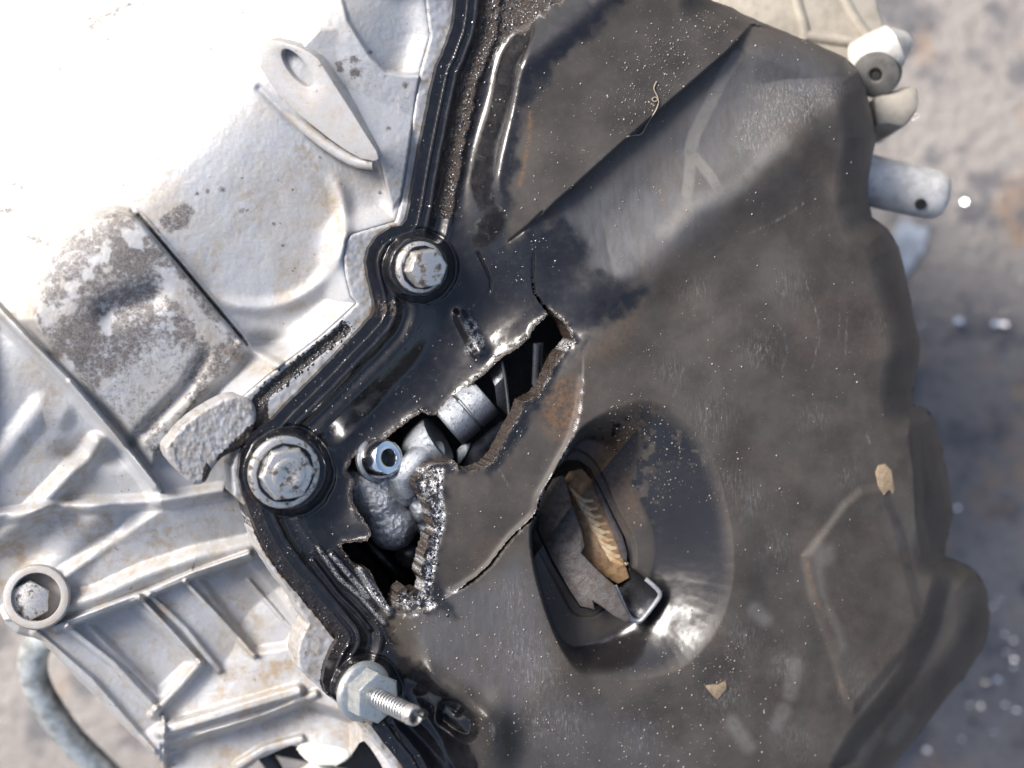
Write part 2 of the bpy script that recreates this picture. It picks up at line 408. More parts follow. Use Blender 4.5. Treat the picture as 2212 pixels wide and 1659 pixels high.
# ground
gm = bpy.data.meshes.new('ground')
gm.from_pydata([(-8, -8, 0), (8, -8, 0), (8, 8, 0), (-8, 8, 0)], [], [(0, 1, 2, 3)])
g = link('ground', gm, M_ground, kind='structure')

# ------------------------------------------------------------------ outlines traced from the photograph (photo units)
EL = R2((1312, -150), (1305, 0), (1295, 100), (1280, 180), (1220, 340), (1180, 420), (1150, 560), (1110, 750), (1070, 950), (1040, 1120), (1010, 1300), (990, 1390), (960, 1425)) \
   + [(845, 490), (815, 510), (798, 535), (791, 565), (795, 597), (806, 640), (810, 668)] \
   + R6((770, 420), (690, 510), (600, 600), (450, 760), (330, 880), (225, 980)) + [(590, 905), (548, 935), (520, 980), (515, 1030), (526, 1072)] \
   + R7((170, 290), (230, 420), (330, 560), (450, 700), (560, 830), (640, 930)) + [(718, 1400), (704, 1434), (697, 1472), (705, 1500), (745, 1530), (776, 1549)] \
   + R7((830, 1420), (900, 1520), (1000, 1640)) + [(905, 1730)]
ER = R3((560, -120), (580, 0), (680, 35), (760, 80), (880, 130), (1000, 180), (1150, 240), (1280, 300), (1350, 370), (1385, 460), (1420, 600), (1440, 720), (1420, 820), (1400, 950), (1400, 1050), (1420, 1130), (1500, 1190), (1560, 1290), (1600, 1460)) \
   + RA((1370, 0), (1400, 150), (1440, 320), (1435, 420), (1400, 550), (1385, 700), (1395, 780), (1480, 800), (1540, 870), (1590, 1050), (1640, 1280), (1685, 1540)) \
   + RB((1560, 120), (1520, 270), (1520, 350), (1600, 380), (1700, 430), (1770, 540), (1795, 680), (1790, 800), (1750, 920), (1650, 1080), (1540, 1210), (1400, 1390), (1300, 1520), (1200, 1640), (1100, 1780))
COVER = EL + ER[::-1]
HOLE = R6((1900, 390), (1850, 445), (1795, 490), (1770, 550), (1700, 612), (1600, 680), (1560, 712), (1500, 770), (1420, 835), (1340, 912), (1250, 990), (1185, 1040), (1150, 1052), (1120, 1038), (1090, 1022), (1040, 1052), (960, 1112), (900, 1160), (830, 1212), (745, 1250), (680, 1290), (640, 1330), (612, 1400), (650, 1440)) \
     + RC((180, 170), (150, 330), (170, 440), (260, 560), (330, 690), (345, 740), (305, 800), (180, 815), (70, 822), (40, 850), (110, 970), (195, 1060), (200, 1070), (250, 1070), (330, 1090), (370, 1190), (420, 1290), (480, 1390), (530, 1470), (545, 1525), (590, 1430), (620, 1320), (680, 1255), (705, 1290), (710, 1340), (820, 1300), (860, 1360), (885, 1240), (870, 1190), (840, 1140), (850, 1080), (880, 980), (905, 860), (935, 760), (990, 700), (960, 620), (930, 480), (860, 330), (800, 270), (790, 160), (830, 60)) \
     + R6((1120, 1340), (1225, 1343), (1280, 1318), (1312, 1350), (1322, 1388), (1420, 1392), (1500, 1360), (1560, 1300), (1600, 1222), (1640, 1150), (1700, 1040), (1730, 955), (1830, 912), (1862, 830), (1900, 770), (1940, 690), (1980, 640), (2040, 570), (1990, 470))
CRACK = cr(R8((392, 140), (388, 200), (385, 260), (365, 350), (338, 430), (280, 540), (230, 630), (190, 700), (166, 785)) + RC((1787, 770), (1640, 960), (1560, 1060), (1430, 1180), (1300, 1270), (1170, 1340)), 3)
CRACK2 = R6((1900, 400), (1850, 345), (1810, 290), (1785, 230), (1778, 170), (1786, 100), (1775, 40)) + R2((1765, 1560), (1750, 1500))
RIM = cr(R8((338, 430), (420, 335), (560, 262), (720, 240), (850, 320), (975, 440), (1065, 690), (1108, 950), (1092, 1170), (1005, 1370), (860, 1510), (650, 1565), (450, 1570), (350, 1520), (250, 1335), (172, 1100), (140, 900), (164, 790), (230, 630)), 4, True)
FLOOR = cr(R8((345, 470), (430, 430), (560, 520), (640, 680), (715, 850), (722, 980), (700, 1080), (690, 1230), (580, 1310), (350, 1400), (255, 1290), (195, 1100), (160, 900), (180, 790), (240, 640)), 4, True)
SLOT = R8((320, 520), (375, 522), (430, 560), (470, 640), (540, 780), (595, 890), (615, 1000), (600, 1150), (480, 1190), (440, 1232), (380, 1222), (330, 1150), (250, 1020), (168, 850), (190, 740), (235, 620), (285, 545))
CREASE = R2((1640, 1525), (1750, 1440), (1860, 1340), (1930, 1270), (2060, 1160), (2130, 1095)) + [(1330, 318), (1460, 205), (1570, 110), (1622, 52)]
TOTHER = [(1700, 70), (1830, 125), (1866, 165), (1825, 215), (1750, 252), (1700, 300), (1630, 372), (1540, 440), (1440, 540), (1330, 620), (1240, 600), (1150, 545), (1100, 521)]
TRI = CREASE + TOTHER
AX1 = Vector((.40, -.12, .91)).normalized(); AX3 = Vector((.62, -.13, .77)).normalized()
BOSSES = [((905, 577, 3.2), AX1, 64), ((622, 1019, 6.2), AX1, 82), ((790, 1492, 1.4), AX3, 62)]
LOWTOP = [(900, -140), (1400, -140), (1268, 0), (1184, 62), (1096, 126), (1080, 200), (1070, 330), (940, 330)]
VPAN = RB((650, 350), (700, 600), (770, 800), (830, 950), (890, 1200), (950, 1300), (1100, 1130), (1300, 900), (1370, 750), (1330, 600), (1290, 420), (1240, 200), (1170, 20), (1130, -80), (1000, -60), (900, 20), (780, 180))
PIT = RE((1640, 920), (1720, 900), (1900, 990), (2030, 1090), (2000, 1290), (1890, 1310), (1700, 1180), (1610, 1090))
OILP = [(960, -80), (1390, -80), (1335, 10), (1275, 75), (1190, 135), (1175, 180), (1135, 240), (1120, 330), (1100, 430), (1098, 520), (1170, 480), (1215, 470), (1255, 520), (1275, 575), (1340, 615), (1395, 628), (1345, 680), (1280, 715), (1250, 760), (1190, 830), (1140, 930), (1090, 1000), (1040, 1020), (985, 1010), (955, 1040), (952, 1090), (960, 1150), (950, 1200), (935, 1260), (960, 1290), (985, 1330), (930, 1330), (850, 1310), (825, 1335), (850, 1385), (870, 1410), (960, 1480), (1010, 1520), (1010, 1560), (1040, 1660), (1080, 1740), (880, 1740), (700, 1500), (480, 1000), (760, 560)]
FLAPBAND = RC((790, 60), (1080, 60), (1068, 200), (1062, 330), (1098, 500), (1090, 650), (1050, 780), (1012, 900), (990, 1100), (962, 1250), (955, 1400), (1010, 1450), (900, 1540), (760, 1580), (640, 1560), (540, 1540), (500, 1470), (600, 1300), (700, 1330), (850, 1330), (840, 1100), (900, 880), (960, 690), (930, 500), (860, 350))

def torn(U, V): return (fbm(U, V, 9, 3, 5) - .5) * 6 + (vnoise(U / 3.6, V / 3.6, 9) - .5) * 1.8
def cover_sdf(U, V):
    d = sdp(COVER, U, V, 80); h = sdp(HOLE, U, V, 80) + torn(U, V)
    dc, t = ld(CRACK, U, V, 60); wd = np.interp(t, [0, .3, .55, .7, .9, 1], [1.2, 2.0, 3.0, 5.5, 5.5, .5]) * (.75 + .5 * vnoise(U / 5, V / 5, 3))
    s = sdp(SLOT, U, V, 60)
    d2, t2 = ld(CRACK2, U, V, 60); dc = np.minimum(dc, d2 - np.interp(t2, [0, .2, .4, 1], [4.5, 3.2, 1.8, .6]) * (.6 + .8 * vnoise(U / 6, V / 6, 13)) + wd)
    return np.maximum.reduce([d + (vnoise(U / 14, V / 14, 2) - .5) * 1.5, -h, wd - dc, -s])
def side_of_crack(U, V):          # 1 on the flap side (left), 0 on the recess side
    q = [(1262, 700)] + [tuple(a) for a in CRACK] + [(960, 1290), (840, 1290), (800, 900), (1000, 700)]
    return q
FLAPQ = side_of_crack(0, 0)
EI = 34
def cover_rise(U, V):
    dl, t = ld(EL, U, V)
    a, _ = ld([(1020, -150), (985, 0), (943, 144), (906, 325), (880, 470), (850, 590), (800, 690), (694, 800), (615, 877), (540, 945), (440, 1030)], U, V)
    b, _ = ld([(440, 900), (516, 1030), (551, 1137), (612, 1240), (700, 1343), (760, 1440), (800, 1560), (867, 1652), (905, 1730)], U, V)
    q = np.clip(90 - np.abs(a - b), 0, None) / 90; ds = np.minimum(a, b) - q * q * 90 / 4
    def si(ks, vs):
        o = np.full(V.shape, float(vs[0]))
        for k0, k1, v0, v1 in zip(ks, ks[1:], vs, vs[1:]): o = o + (v1 - v0) * sstep(V, k0, k1)
        return o
    r0 = si([0, 380, 620, 850, 1000, 1300, 1660], [100, 100, 70, 75, 90, 90, 95])
    r1 = si([0, 380, 620, 850, 1000, 1300, 1660], [185, 185, 330, 330, 260, 170, 160])
    return dl, t, sstep(ds, r0, r1), r0
def ds_cover(U, V): return ld(EL, U, V)[0]
def cover_h(U, V):
    dl, t, ri, r0 = cover_rise(U, V)
    f = Fh(U, V); s = Sh(U, V)
    h = f + (s - f) * ri
    lin = np.clip(1 - ri * 3, 0, 1)
    wob = (fbm(U, V, 30, 2, 4) - .5) * 6
    h = h + lin * (0.55 * np.exp(-((dl - 46 + wob * .3) / 4.5) ** 2) + .5 * np.exp(-((dl - 26) / 3) ** 2) + 0.6 * (1 - .8 * sstep(V, 560, 640) * sstep(V, 960, 860)) * np.exp(-((dl - 92 + wob) / 7) ** 2) - 1.2 * np.exp(-((dl - 68) / 14) ** 2))
    # gentle dome and dents
    h = h - ri * (6 * ((U - 1450) / 700) ** 2 + 4 * ((V - 850) / 850) ** 2) + ri * (fbm(U, V, 260, 2, 8) - .5) * 3
    # rounded shoulder at the top edge of the wall
    h = h - 4.2 * ri * soft(LOWTOP, U, V, 90) * sstep(V, 330, 180)
    h = h + ri * 1.6 * np.exp(-(ld([(1320, -40), (1240, 30), (1170, 85), (1095, 140)], U, V, 260)[0] / 42) ** 2)
    # sunken triangle beyond the crease
    di = sdp(TRI, U, V, 60); dcr, _ = ld(CREASE, U, V); dto, _ = ld(TOTHER, U, V)
    tri = (di < 0) * np.minimum(sstep(dcr, 0, 7), sstep(dto, 0, 150))
    h = h - 4.5 * tri - 2.2 * (di < 0) * sstep(dcr, 0, 7) * 0
    h = h + ri * 2.0 * np.exp(-(ld([(1285, 640), (1400, 600), (1520, 460), (1660, 370), (1760, 262), (1860, 205)], U, V, 300)[0] / 55) ** 2)
    # rounded outer edge
    dr, _ = ld(ER, U, V); q = np.clip(dr / 75, 0, 1); h = h - 26 * (1 - np.sqrt(np.clip(1 - (1 - q) ** 2, 0, 1)))
    # lower step of the far wall
    h = h - 7 * soft(RA((1385, 700), (1400, 1000), (1430, 1300), (1440, 1600), (1500, 1900), (1800, 1900), (1800, 700)), U, V, 26)
    h = h - 6 * soft(RB((1500, 330), (1500, 480), (1420, 800), (1300, 1050), (1150, 1250), (960, 1480), (860, 1660), (1300, 1800), (2000, 1500), (2000, 330)), U, V, 50)
    # recess with its sloping walls
    fl = soft(FLAPQ, U, V, 3) * sstep(V, 760, 860)
    r = -sdp(RIM, U, V, 40); fo = sdp(FLOOR, U, V, 200)
    rr = np.clip(r, 0, None); ff = np.clip(fo, 0, None)
    k = rr / (rr + ff + 1e-3); k = np.where(r > 0, k, 0); k = k * k * (3 - 2 * k)
    wr = sstep(U, 1330, 1450); k = np.where(r > 0, rr / (rr + ff + 1e-3), 0); k = k * k * (3 - 2 * k) * (1 - wr) + wr * (k * .75 + .25 * k * k * (3 - 2 * k)) * np.where(True, 1, 1)
    k = k * (1 - wr * (.05 + .23 * sstep(V, 1230, 1360)))
    h = h - 13 * k * (1 - fl)
    h = h - 1.4 * soft(cr(R8((335, 480), (400, 488), (470, 560), (560, 760), (625, 880), (640, 1010), (600, 1170), (490, 1230), (440, 1260), (350, 1250), (290, 1150), (150, 880), (170, 730), (225, 590)), 3, True), U, V, 7) * (1 - fl)
    h = h + 1.0 * np.exp(-((sdp(RIM, U, V, 160) - 20) / 50) ** 2) * (1 - fl) * sstep(U, 1230, 1420)
    h = h - 1.6 * fl * sstep(U, 880, 1000) + 1.2 * fl * np.exp(-(ld(CRACK, U, V, 40)[0] / 10) ** 2)
    # ribbed panel lower right
    h = h + 1.1 * soft(VPAN, U, V, 26)
    h = h + .2 * np.exp(-(ld(VPAN[:6], U, V, 60)[0] / 9) ** 2)
    # pit and bulge beside the stud
    h = h - 6 * soft(cr(PIT, 4, True), U, V, 22) + 6.5 * np.exp(-(((U - 1072) / 34) ** 2 + ((V - 1592) / 62) ** 2))
    h = h + 2.5 * np.exp(-(ld([(900, 1440), (1000, 1500), (1045, 1545)], U, V, 120)[0] / 22) ** 2) - 3 * np.exp(-(ld([(905, 1475), (985, 1530)], U, V, 120)[0] / 16) ** 2)
    h = h - 2.5 * np.exp(-(ld([(870, 1560), (1000, 1680)], U, V, 120)[0] / 20) ** 2)
    # the shoulder is caved in along the break
    h = h - 6.5 * np.exp(-(np.clip(ld([(800, 960), (900, 900), (1010, 790), (1130, 680)], U, V)[0] - 10, 0, None) / 120) ** 2) * sstep(-(.62 * (U - 960) + .78 * (V - 900)), -120, -20) * sstep(ds_cover(U, V), 70, 150)
    # torn edge: lip curls and frays
    hd = sdp(HOLE, U, V, 60)
    up = hd * (hd > 0)
    h = h + 1.3 * np.exp(-(up / 9) ** 2) * (fbm(U, V, 22, 3, 6) - .2) * (hd < 55)
    fr = soft(FLAPBAND, U, V, 14)
    h = h + fr * ((fbm(U, V, 8, 3, 31) - .5) * .8 - .4)
    # slivers between the flange and the hole
    for pts, wd, am in ((RC((-60, 940), (150, 1180), (340, 1370), (520, 1560)), 12, 2.6), (RC((-190, 880), (20, 1180), (240, 1370), (480, 1640)), 9, 1.8), (RC((-250, 1000), (0, 1330), (200, 1530), (330, 1700)), 8, 1.3), (RC((240, 1110), (330, 1260), (430, 1400), (530, 1500)), 9, 2.2)):
        h = h + am * rib(pts, wd, U, V)
    # cracks in the oily shoulder
    for pts in (RD((1880, 590), (1990, 800), (2080, 1020), (2060, 1150)), R6((1790, 20), (1785, 190), (1800, 280)), R2((1640, 1525), (1760, 1430), (1850, 1340))):
        h = h - .8 * rib(pts, 4, U, V)
    h = h + (fbm(U, V, 16, 3, 12) - .5) * (.07 + 1.0 * oilmask(U, V) * gunkmask(U, V))
    # bolt bosses grow out of the flange
    for (cu, cv, ch), axx, rad in BOSSES:
        pl = ch - (axx.x / axx.z) * (U - cu) * s1 + (axx.y / axx.z) * (V - cv) * s1
        dd = np.sqrt((U - cu) ** 2 + (V - cv) ** 2) + (fbm(U, V, 18, 2, 19) - .5) * 5
        m_ = 1 - sstep(dd, rad - 3, rad + 15); far = sstep(U - cu, 20, 70) * sstep(dd, rad - 14, rad + 10)
        h = h * (1 - m_) + m_ * (np.maximum(h, pl) * far + pl * (1 - far) + (fbm(U, V, 11, 3, 23) - .5) * .5)
        h = h - .5 * np.exp(-((dd - rad - 17) / 4) ** 2) * sstep(U - cu, -40, 30)
    # folded bump seen as a pale smear above the torn edge
    h = h + 2.4 * np.exp(-(ld(R6((1330, 420), (1400, 560), (1450, 640)), U, V, 90)[0] / 15) ** 2)
    return h
def oilmask(U, V):
    return sstep(-sdp(OILP, U, V, 40) + (fbm(U, V, 30, 4, 21) - .5) * 50, -16, 16)
def gunkmask(U, V):
    dl, t, ri, r0 = cover_rise(U, V)
    top = (V < 470) * (sstep(dl, 52, 62) * (1 - sstep(dl, 96, 108)) + sstep(V, 200, 90) * sstep(dl, 50, 80) * sstep(-sdp(LOWTOP, U, V, 80) + (fbm(U, V, 24, 3, 15) - .5) * 40, 20, 50))
    side = .9 * soft(R6((800, 260), (830, 320), (1000, 330), (930, 420), (780, 420)), U, V, 14)
    lip = .45 * soft(FLAPBAND, U, V, 10) + .8 * np.exp(-(np.clip(sdp(HOLE, U, V, 60), 0, 60) / 7) ** 2) * (U < 1240)
    low = .5 * (V > 1060) * (V < 1420) * (1 - sstep(dl, 14, 30))
    return np.clip(top + side + lip + low, 0, 1)
def cov_m1(U, V):
    oil = oilmask(U, V)
    di = sdp(TRI, U, V, 60); dcr, _ = ld(CREASE, U, V)
    sc_ = sstep(-di, -20, 60) * (.55 + .45 * fbm(U, V, 70, 3, 14)) + .8 * soft([(1210, 440), (1330, 420), (1500, 430), (1600, 400), (1420, 580), (1330, 610), (1270, 560)], U, V, 60)
    sc_ = sc_ + .9 * soft([(880, 1290), (1010, 1280), (1120, 1210), (1170, 1330), (1190, 1450), (1110, 1560), (1010, 1480), (900, 1400)], U, V, 60) + .4 * soft([(1180, 1480), (1400, 1560), (1500, 1659), (1100, 1680)], U, V, 80)
    gk = gunkmask(U, V)
    return oil, sc_, gk
def cov_m2(U, V):
    bare_glint = soft(FLAPBAND, U, V, 10) * sstep(fbm(U, V, 8, 3, 44) + .25 * sstep(ld(RC((1060, 60), (1040, 300), (1080, 560), (1050, 700), (1000, 900), (930, 1180), (880, 1360), (960, 1420)), U, V, 60)[0], 18, 4), .57, .69)  # whitish specks painted as glints along the oily torn band
    bare_glint = bare_glint + stroke(RC((-190, 880), (20, 1180), (240, 1370), (480, 1640)), 9, U, V) * .8 + stroke(RC((220, 1100), (330, 1260), (430, 1400), (530, 1520)), 15, U, V) * .9 + stroke(RC((-60, 940), (150, 1180), (300, 1370)), 10, U, V) * .7
    bare_glint = bare_glint + .8 * soft(R6((1850, 480), (1920, 450), (2050, 590), (1990, 640), (1930, 570)), U, V, 6)
    bare_glint = bare_glint + .7 * stroke(R6((1400, 470), (1440, 580), (1400, 630)), 22, U, V, 18) * sstep(fbm(U, V, 8, 3, 41), .4, .6)  # highlight on the folded bump painted as a whitish patch
    bare_glint = bare_glint + .6 * np.exp(-(ld(CRACK, U, V, 30)[0] / 3.5) ** 2) * sstep(vnoise(U / 9, V / 9, 61), .35, .6)  # crack edge painted paler, as if catching the light
    scr = np.zeros(U.shape)
    for c, r in (((1540, 900), 48), ((1590, 1050), 40), ((1620, 1080), 36), ((1130, 1400), 60), ((1150, 1460), 55), ((1830, 1030), 22), ((1700, 1440), 36), ((1600, 1380), 36), ((1110, 1290), 40), ((1640, 760), 34), ((1560, 1500), 40), ((1220, 1560), 45), ((1170, 1560), 40)):
        scr = np.maximum(scr, .75 * np.exp(-(((U - c[0]) ** 2 + (V - c[1]) ** 2) / r ** 2)))
    for c, r in (((1450, 800), 30), ((1700, 620), 40), ((1760, 900), 32), ((1680, 1180), 40), ((1380, 1600), 46), ((1540, 1350), 30), ((1900, 700), 26), ((1500, 620), 36), ((1850, 1480), 40), ((1720, 1600), 44)):
        scr = np.maximum(scr, .5 * np.exp(-(((U - c[0]) ** 2 + (V - c[1]) ** 2) / r ** 2)))
    for pts in (RA((380, 160), (440, 270), (455, 380), (420, 520)), RA((640, 0), (690, 150), (690, 300), (640, 500)), RA((310, 300), (350, 400), (340, 480)), RA((840, 100), (840, 300)), RA((900, 130), (890, 400)), RA((960, 1160), (950, 1300)), RA((1040, 980), (1070, 1060)), R3((1060, 1430), (1130, 1640)), R3((780, 1220), (960, 1130), (1060, 1060)), RC((1640, 60), (1760, 260)), R8((880, 80), (820, 220))):
        scr = np.maximum(scr, stroke(cr(pts, 4), 4, U, V, 3) * .9)
    scr = np.maximum(scr, soft(R3((740, 430), (1230, 420), (1330, 450), (1150, 600), (1010, 690), (850, 820), (720, 760), (740, 600), (850, 560)), U, V, 40) * .75)
    rec = sstep(-sdp(RIM, U, V, 60), -10, 40)
    up = sstep(-(.55 * (U - 1330) - .835 * (V - 1060)) + (fbm(U, V, 30, 3, 71) - .5) * 90, 0, 40) * (V < 1150)
    flo = 1 - sstep(sdp(FLOOR, U, V, 60), -6, 8)
    clean = rec * (1 - soft(FLAPQ, U, V, 6)) * (1 - .9 * sstep(fbm(U, V, 14, 3, 72) + .35 * sstep(U, 1440, 1330) * sstep(V, 1120, 1000) - .15, .42, .6) * sstep(V, 1200, 1000)) * (1 - .9 * flo)
    clean = np.maximum(clean, rec * (1 - soft(FLAPQ, U, V, 6)) * sstep(sdp(FLOOR, U, V, 60), 4, 22) * np.clip(sstep(U, 1390, 1440) * sstep(V, 960, 1040) + sstep(V, 1300, 1360), 0, 1))
    clean = clean + .85 * np.exp(-(((U - 1066) / 42) ** 2 + ((V - 1585) / 66) ** 2)) + soft(cr(PIT, 4, True), U, V, 16) + .5 * soft([(1380, 600), (1290, 700), (1200, 560), (1240, 470), (1300, 590)], U, V, 30)
    return bare_glint, scr, clean
def cov_m3(U, V):
    rust = stroke(RF((935, 1000), (915, 1250), (880, 1450), (840, 1640)), 9, U, V, 8) * .8
    rust = rust + soft(R6((1900, 860), (1990, 800), (2080, 830), (2090, 1000), (2040, 1130), (1940, 1200), (1870, 1150), (1850, 1000)), U, V, 40) * .8
    rust = rust + soft(R8((430, 330), (600, 260), (720, 260), (740, 330), (640, 450), (640, 640), (690, 800), (600, 860), (500, 640), (420, 470)), U, V, 50) * .45
    rust = rust + soft([(1250, 770), (1300, 720), (1360, 660), (1400, 630), (1390, 700), (1320, 780)], U, V, 50) * .25
    light = .10 * sstep(fbm(U, V, 150, 4, 77), .52, .68) * sstep(U, 1250, 1400)
    rust = rust + .12 * sstep(fbm(U, V, 170, 4, 79), .54, .68)
    for pts, wd in (([(1592, 122), (1560, 170), (1528, 235), (1500, 290), (1490, 330)], 27), ([(1492, 330), (1490, 370), (1484, 420)], 24), ([(1500, 338), (1535, 380), (1556, 418)], 22), ([(1440, 500), (1490, 440), (1550, 425), (1600, 395), (1640, 350), (1690, 310)], 34)):
        light = np.maximum(light, stroke(pts, wd, U, V, 7 if wd < 30 else 30) * .62)
    light = np.maximum(light, soft(RB((680, 330), (740, 270), (820, 280), (830, 370), (760, 420), (770, 560), (800, 650), (870, 800), (900, 900), (870, 960), (830, 800), (760, 640), (720, 480)), U, V, 30) * .45)
    for pts in (RB((1290, 450), (1320, 560), (1370, 700), (1360, 780)), RB((1220, 180), (1260, 290), (1280, 370))):
        light = np.maximum(light, stroke(pts, 14, U, V, 12) * .2)
    for pts in (RB((590, 1020), (560, 1200)), RB((340, 680), (400, 740)), RB((1200, 1480), (1290, 1360)), RB((200, 1380), (300, 1520)), RB((480, 1400), (520, 1300))):
        light = np.maximum(light, stroke(pts, 30, U, V, 24) * .55)
    for pts in (RB((660, 380), (710, 600), (780, 720)), RB((870, 1120), (900, 1220))):
        rust = np.maximum(rust, stroke(pts, 10, U, V, 9) * .4)
    tan = soft(RA((1110, 1270), (1130, 1220), (1180, 1210), (1230, 1260), (1255, 1400), (1240, 1430), (1210, 1400), (1170, 1440), (1130, 1370)), U, V, 5)
    tan = tan + .6 * soft(RB((30, 1150), (110, 1140), (160, 1120), (165, 1170), (110, 1240), (60, 1190)), U, V, 4)
    return rust, light, tan

# ------------------------------------------------------------------ cover
cover = thing('engine_cover', 'torn black oily cover with a ragged hole and a dusty oval recess', 'engine cover', P(1450, 900, -60))
shell = field('shell', (470, -70, 2170, 1725), 2.6, cover_sdf, cover_h, M_cover, cover, 6.0, NF, {'m1': cov_m1, 'm2': cov_m2, 'm3': cov_m3})
# side wall that carries the cover down behind its right edge
wall_pts = ER
bmw = bmesh.new(); a_ = []; b_ = []
for (u, v) in cr(ER, 3):
    h0 = float(cover_h(np.array([[u]]), np.array([[v]]))[0, 0]) - .6
    p = P(u - 2, v, h0); a_.append(bmw.verts.new(p)); q = P(u - 46, v, h0); q.z -= .05; b_.append(bmw.verts.new(q))
for i in range(len(a_) - 1): bmw.faces.new((a_[i], a_[i + 1], b_[i + 1], b_[i]))
M_wall = mat_simple('dusty_black_wall', (.045, .04, .036), .5, 0, .4, 6, .1)
from_bm('side_wall', bmw, M_wall, cover, smooth=True)

# ------------------------------------------------------------------ aluminium casing
casing = thing('engine_casing', 'pale dirty cast aluminium engine casing with ribs and an ear, behind the black cover', 'engine casing', P(350, 800, -120))
CASE_OUT = [(-60, -60), (1030, -60), (990, 200), (950, 450), (885, 560), (870, 680), (760, 800), (660, 900), (625, 1000), (640, 1100), (740, 1330), (800, 1500), (900, 1660), (940, 1730), (835, 1730)] + \
           [(828, 1660), (800, 1615), (786, 1600), (775, 1606), (752, 1640), (725, 1655), (690, 1640), (650, 1612), (628, 1610), (600, 1622), (560, 1640), (535, 1665), (500, 1720)] + \
           [(350, 1720)] + R5((1010, 1640), (960, 1580), (800, 1440), (640, 1260), (480, 1110), (340, 960), (250, 870), (200, 850), (100, 830)) + [(10, 1345), (-10, 1300)] + [(-60, 1240)]
def case_sdf(U, V): return sdp(CASE_OUT, U, V, 80) + (vnoise(U / 20, V / 20, 4) - .5) * 2
FLOUT = R2((1090, -150), (1110, 0), (1140, 230), (1085, 420), (1050, 600), (1010, 900), (980, 1100), (950, 1300), (920, 1400)) + RD((0, 330), ) + [(748, 520), (742, 560), (748, 600), (758, 640), (772, 655)] + \
        [(735, 690), (690, 730)] + R4((1700, 950), (1550, 1075)) + [(515, 868), (505, 905)]
FLPOLY = FLOUT + R4((1400, 1130), (1560, 1260)) + [(500, 1010), (505, 1070)] + R7((120, 180), (190, 420), (300, 590), (400, 720), (440, 800)) + R7((470, 840), (430, 920), (408, 1000), (415, 1090), (470, 1150), (560, 1230), (680, 1320), (740, 1400), (800, 1460), (890, 1570), (960, 1660), (1010, 1760)) + \
         [(915, 1740), (800, 1510), (735, 1400), (600, 1080), (700, 900), (900, 700), (960, 480), (1010, 200), (1080, -80)]
WEB = [(653, 100), (690, 62), (722, 62), (752, 76)] + R2((690, 240), (740, 320), (800, 410), (870, 455), (960, 462), (1060, 450), (1110, 470), (1060, 640), (1000, 1000), (960, 1250), (900, 1330), (820, 1030), (640, 700), (430, 370), (330, 310))
BOX = [(80, 640), (110, 560), (160, 500), (205, 465), (250, 455), (290, 462), (312, 480), (420, 608), (532, 742), (500, 800), (440, 860), (330, 1000), (250, 900), (150, 800), (60, 690)]
RIDGE = [(-30, 640), (60, 735), (160, 835), (262, 950), (335, 1050)]
SHELF = [(-60, 640), (60, 735), (160, 835), (262, 950), (335, 1050), (350, 1070), (200, 1110), (-60, 1150)]
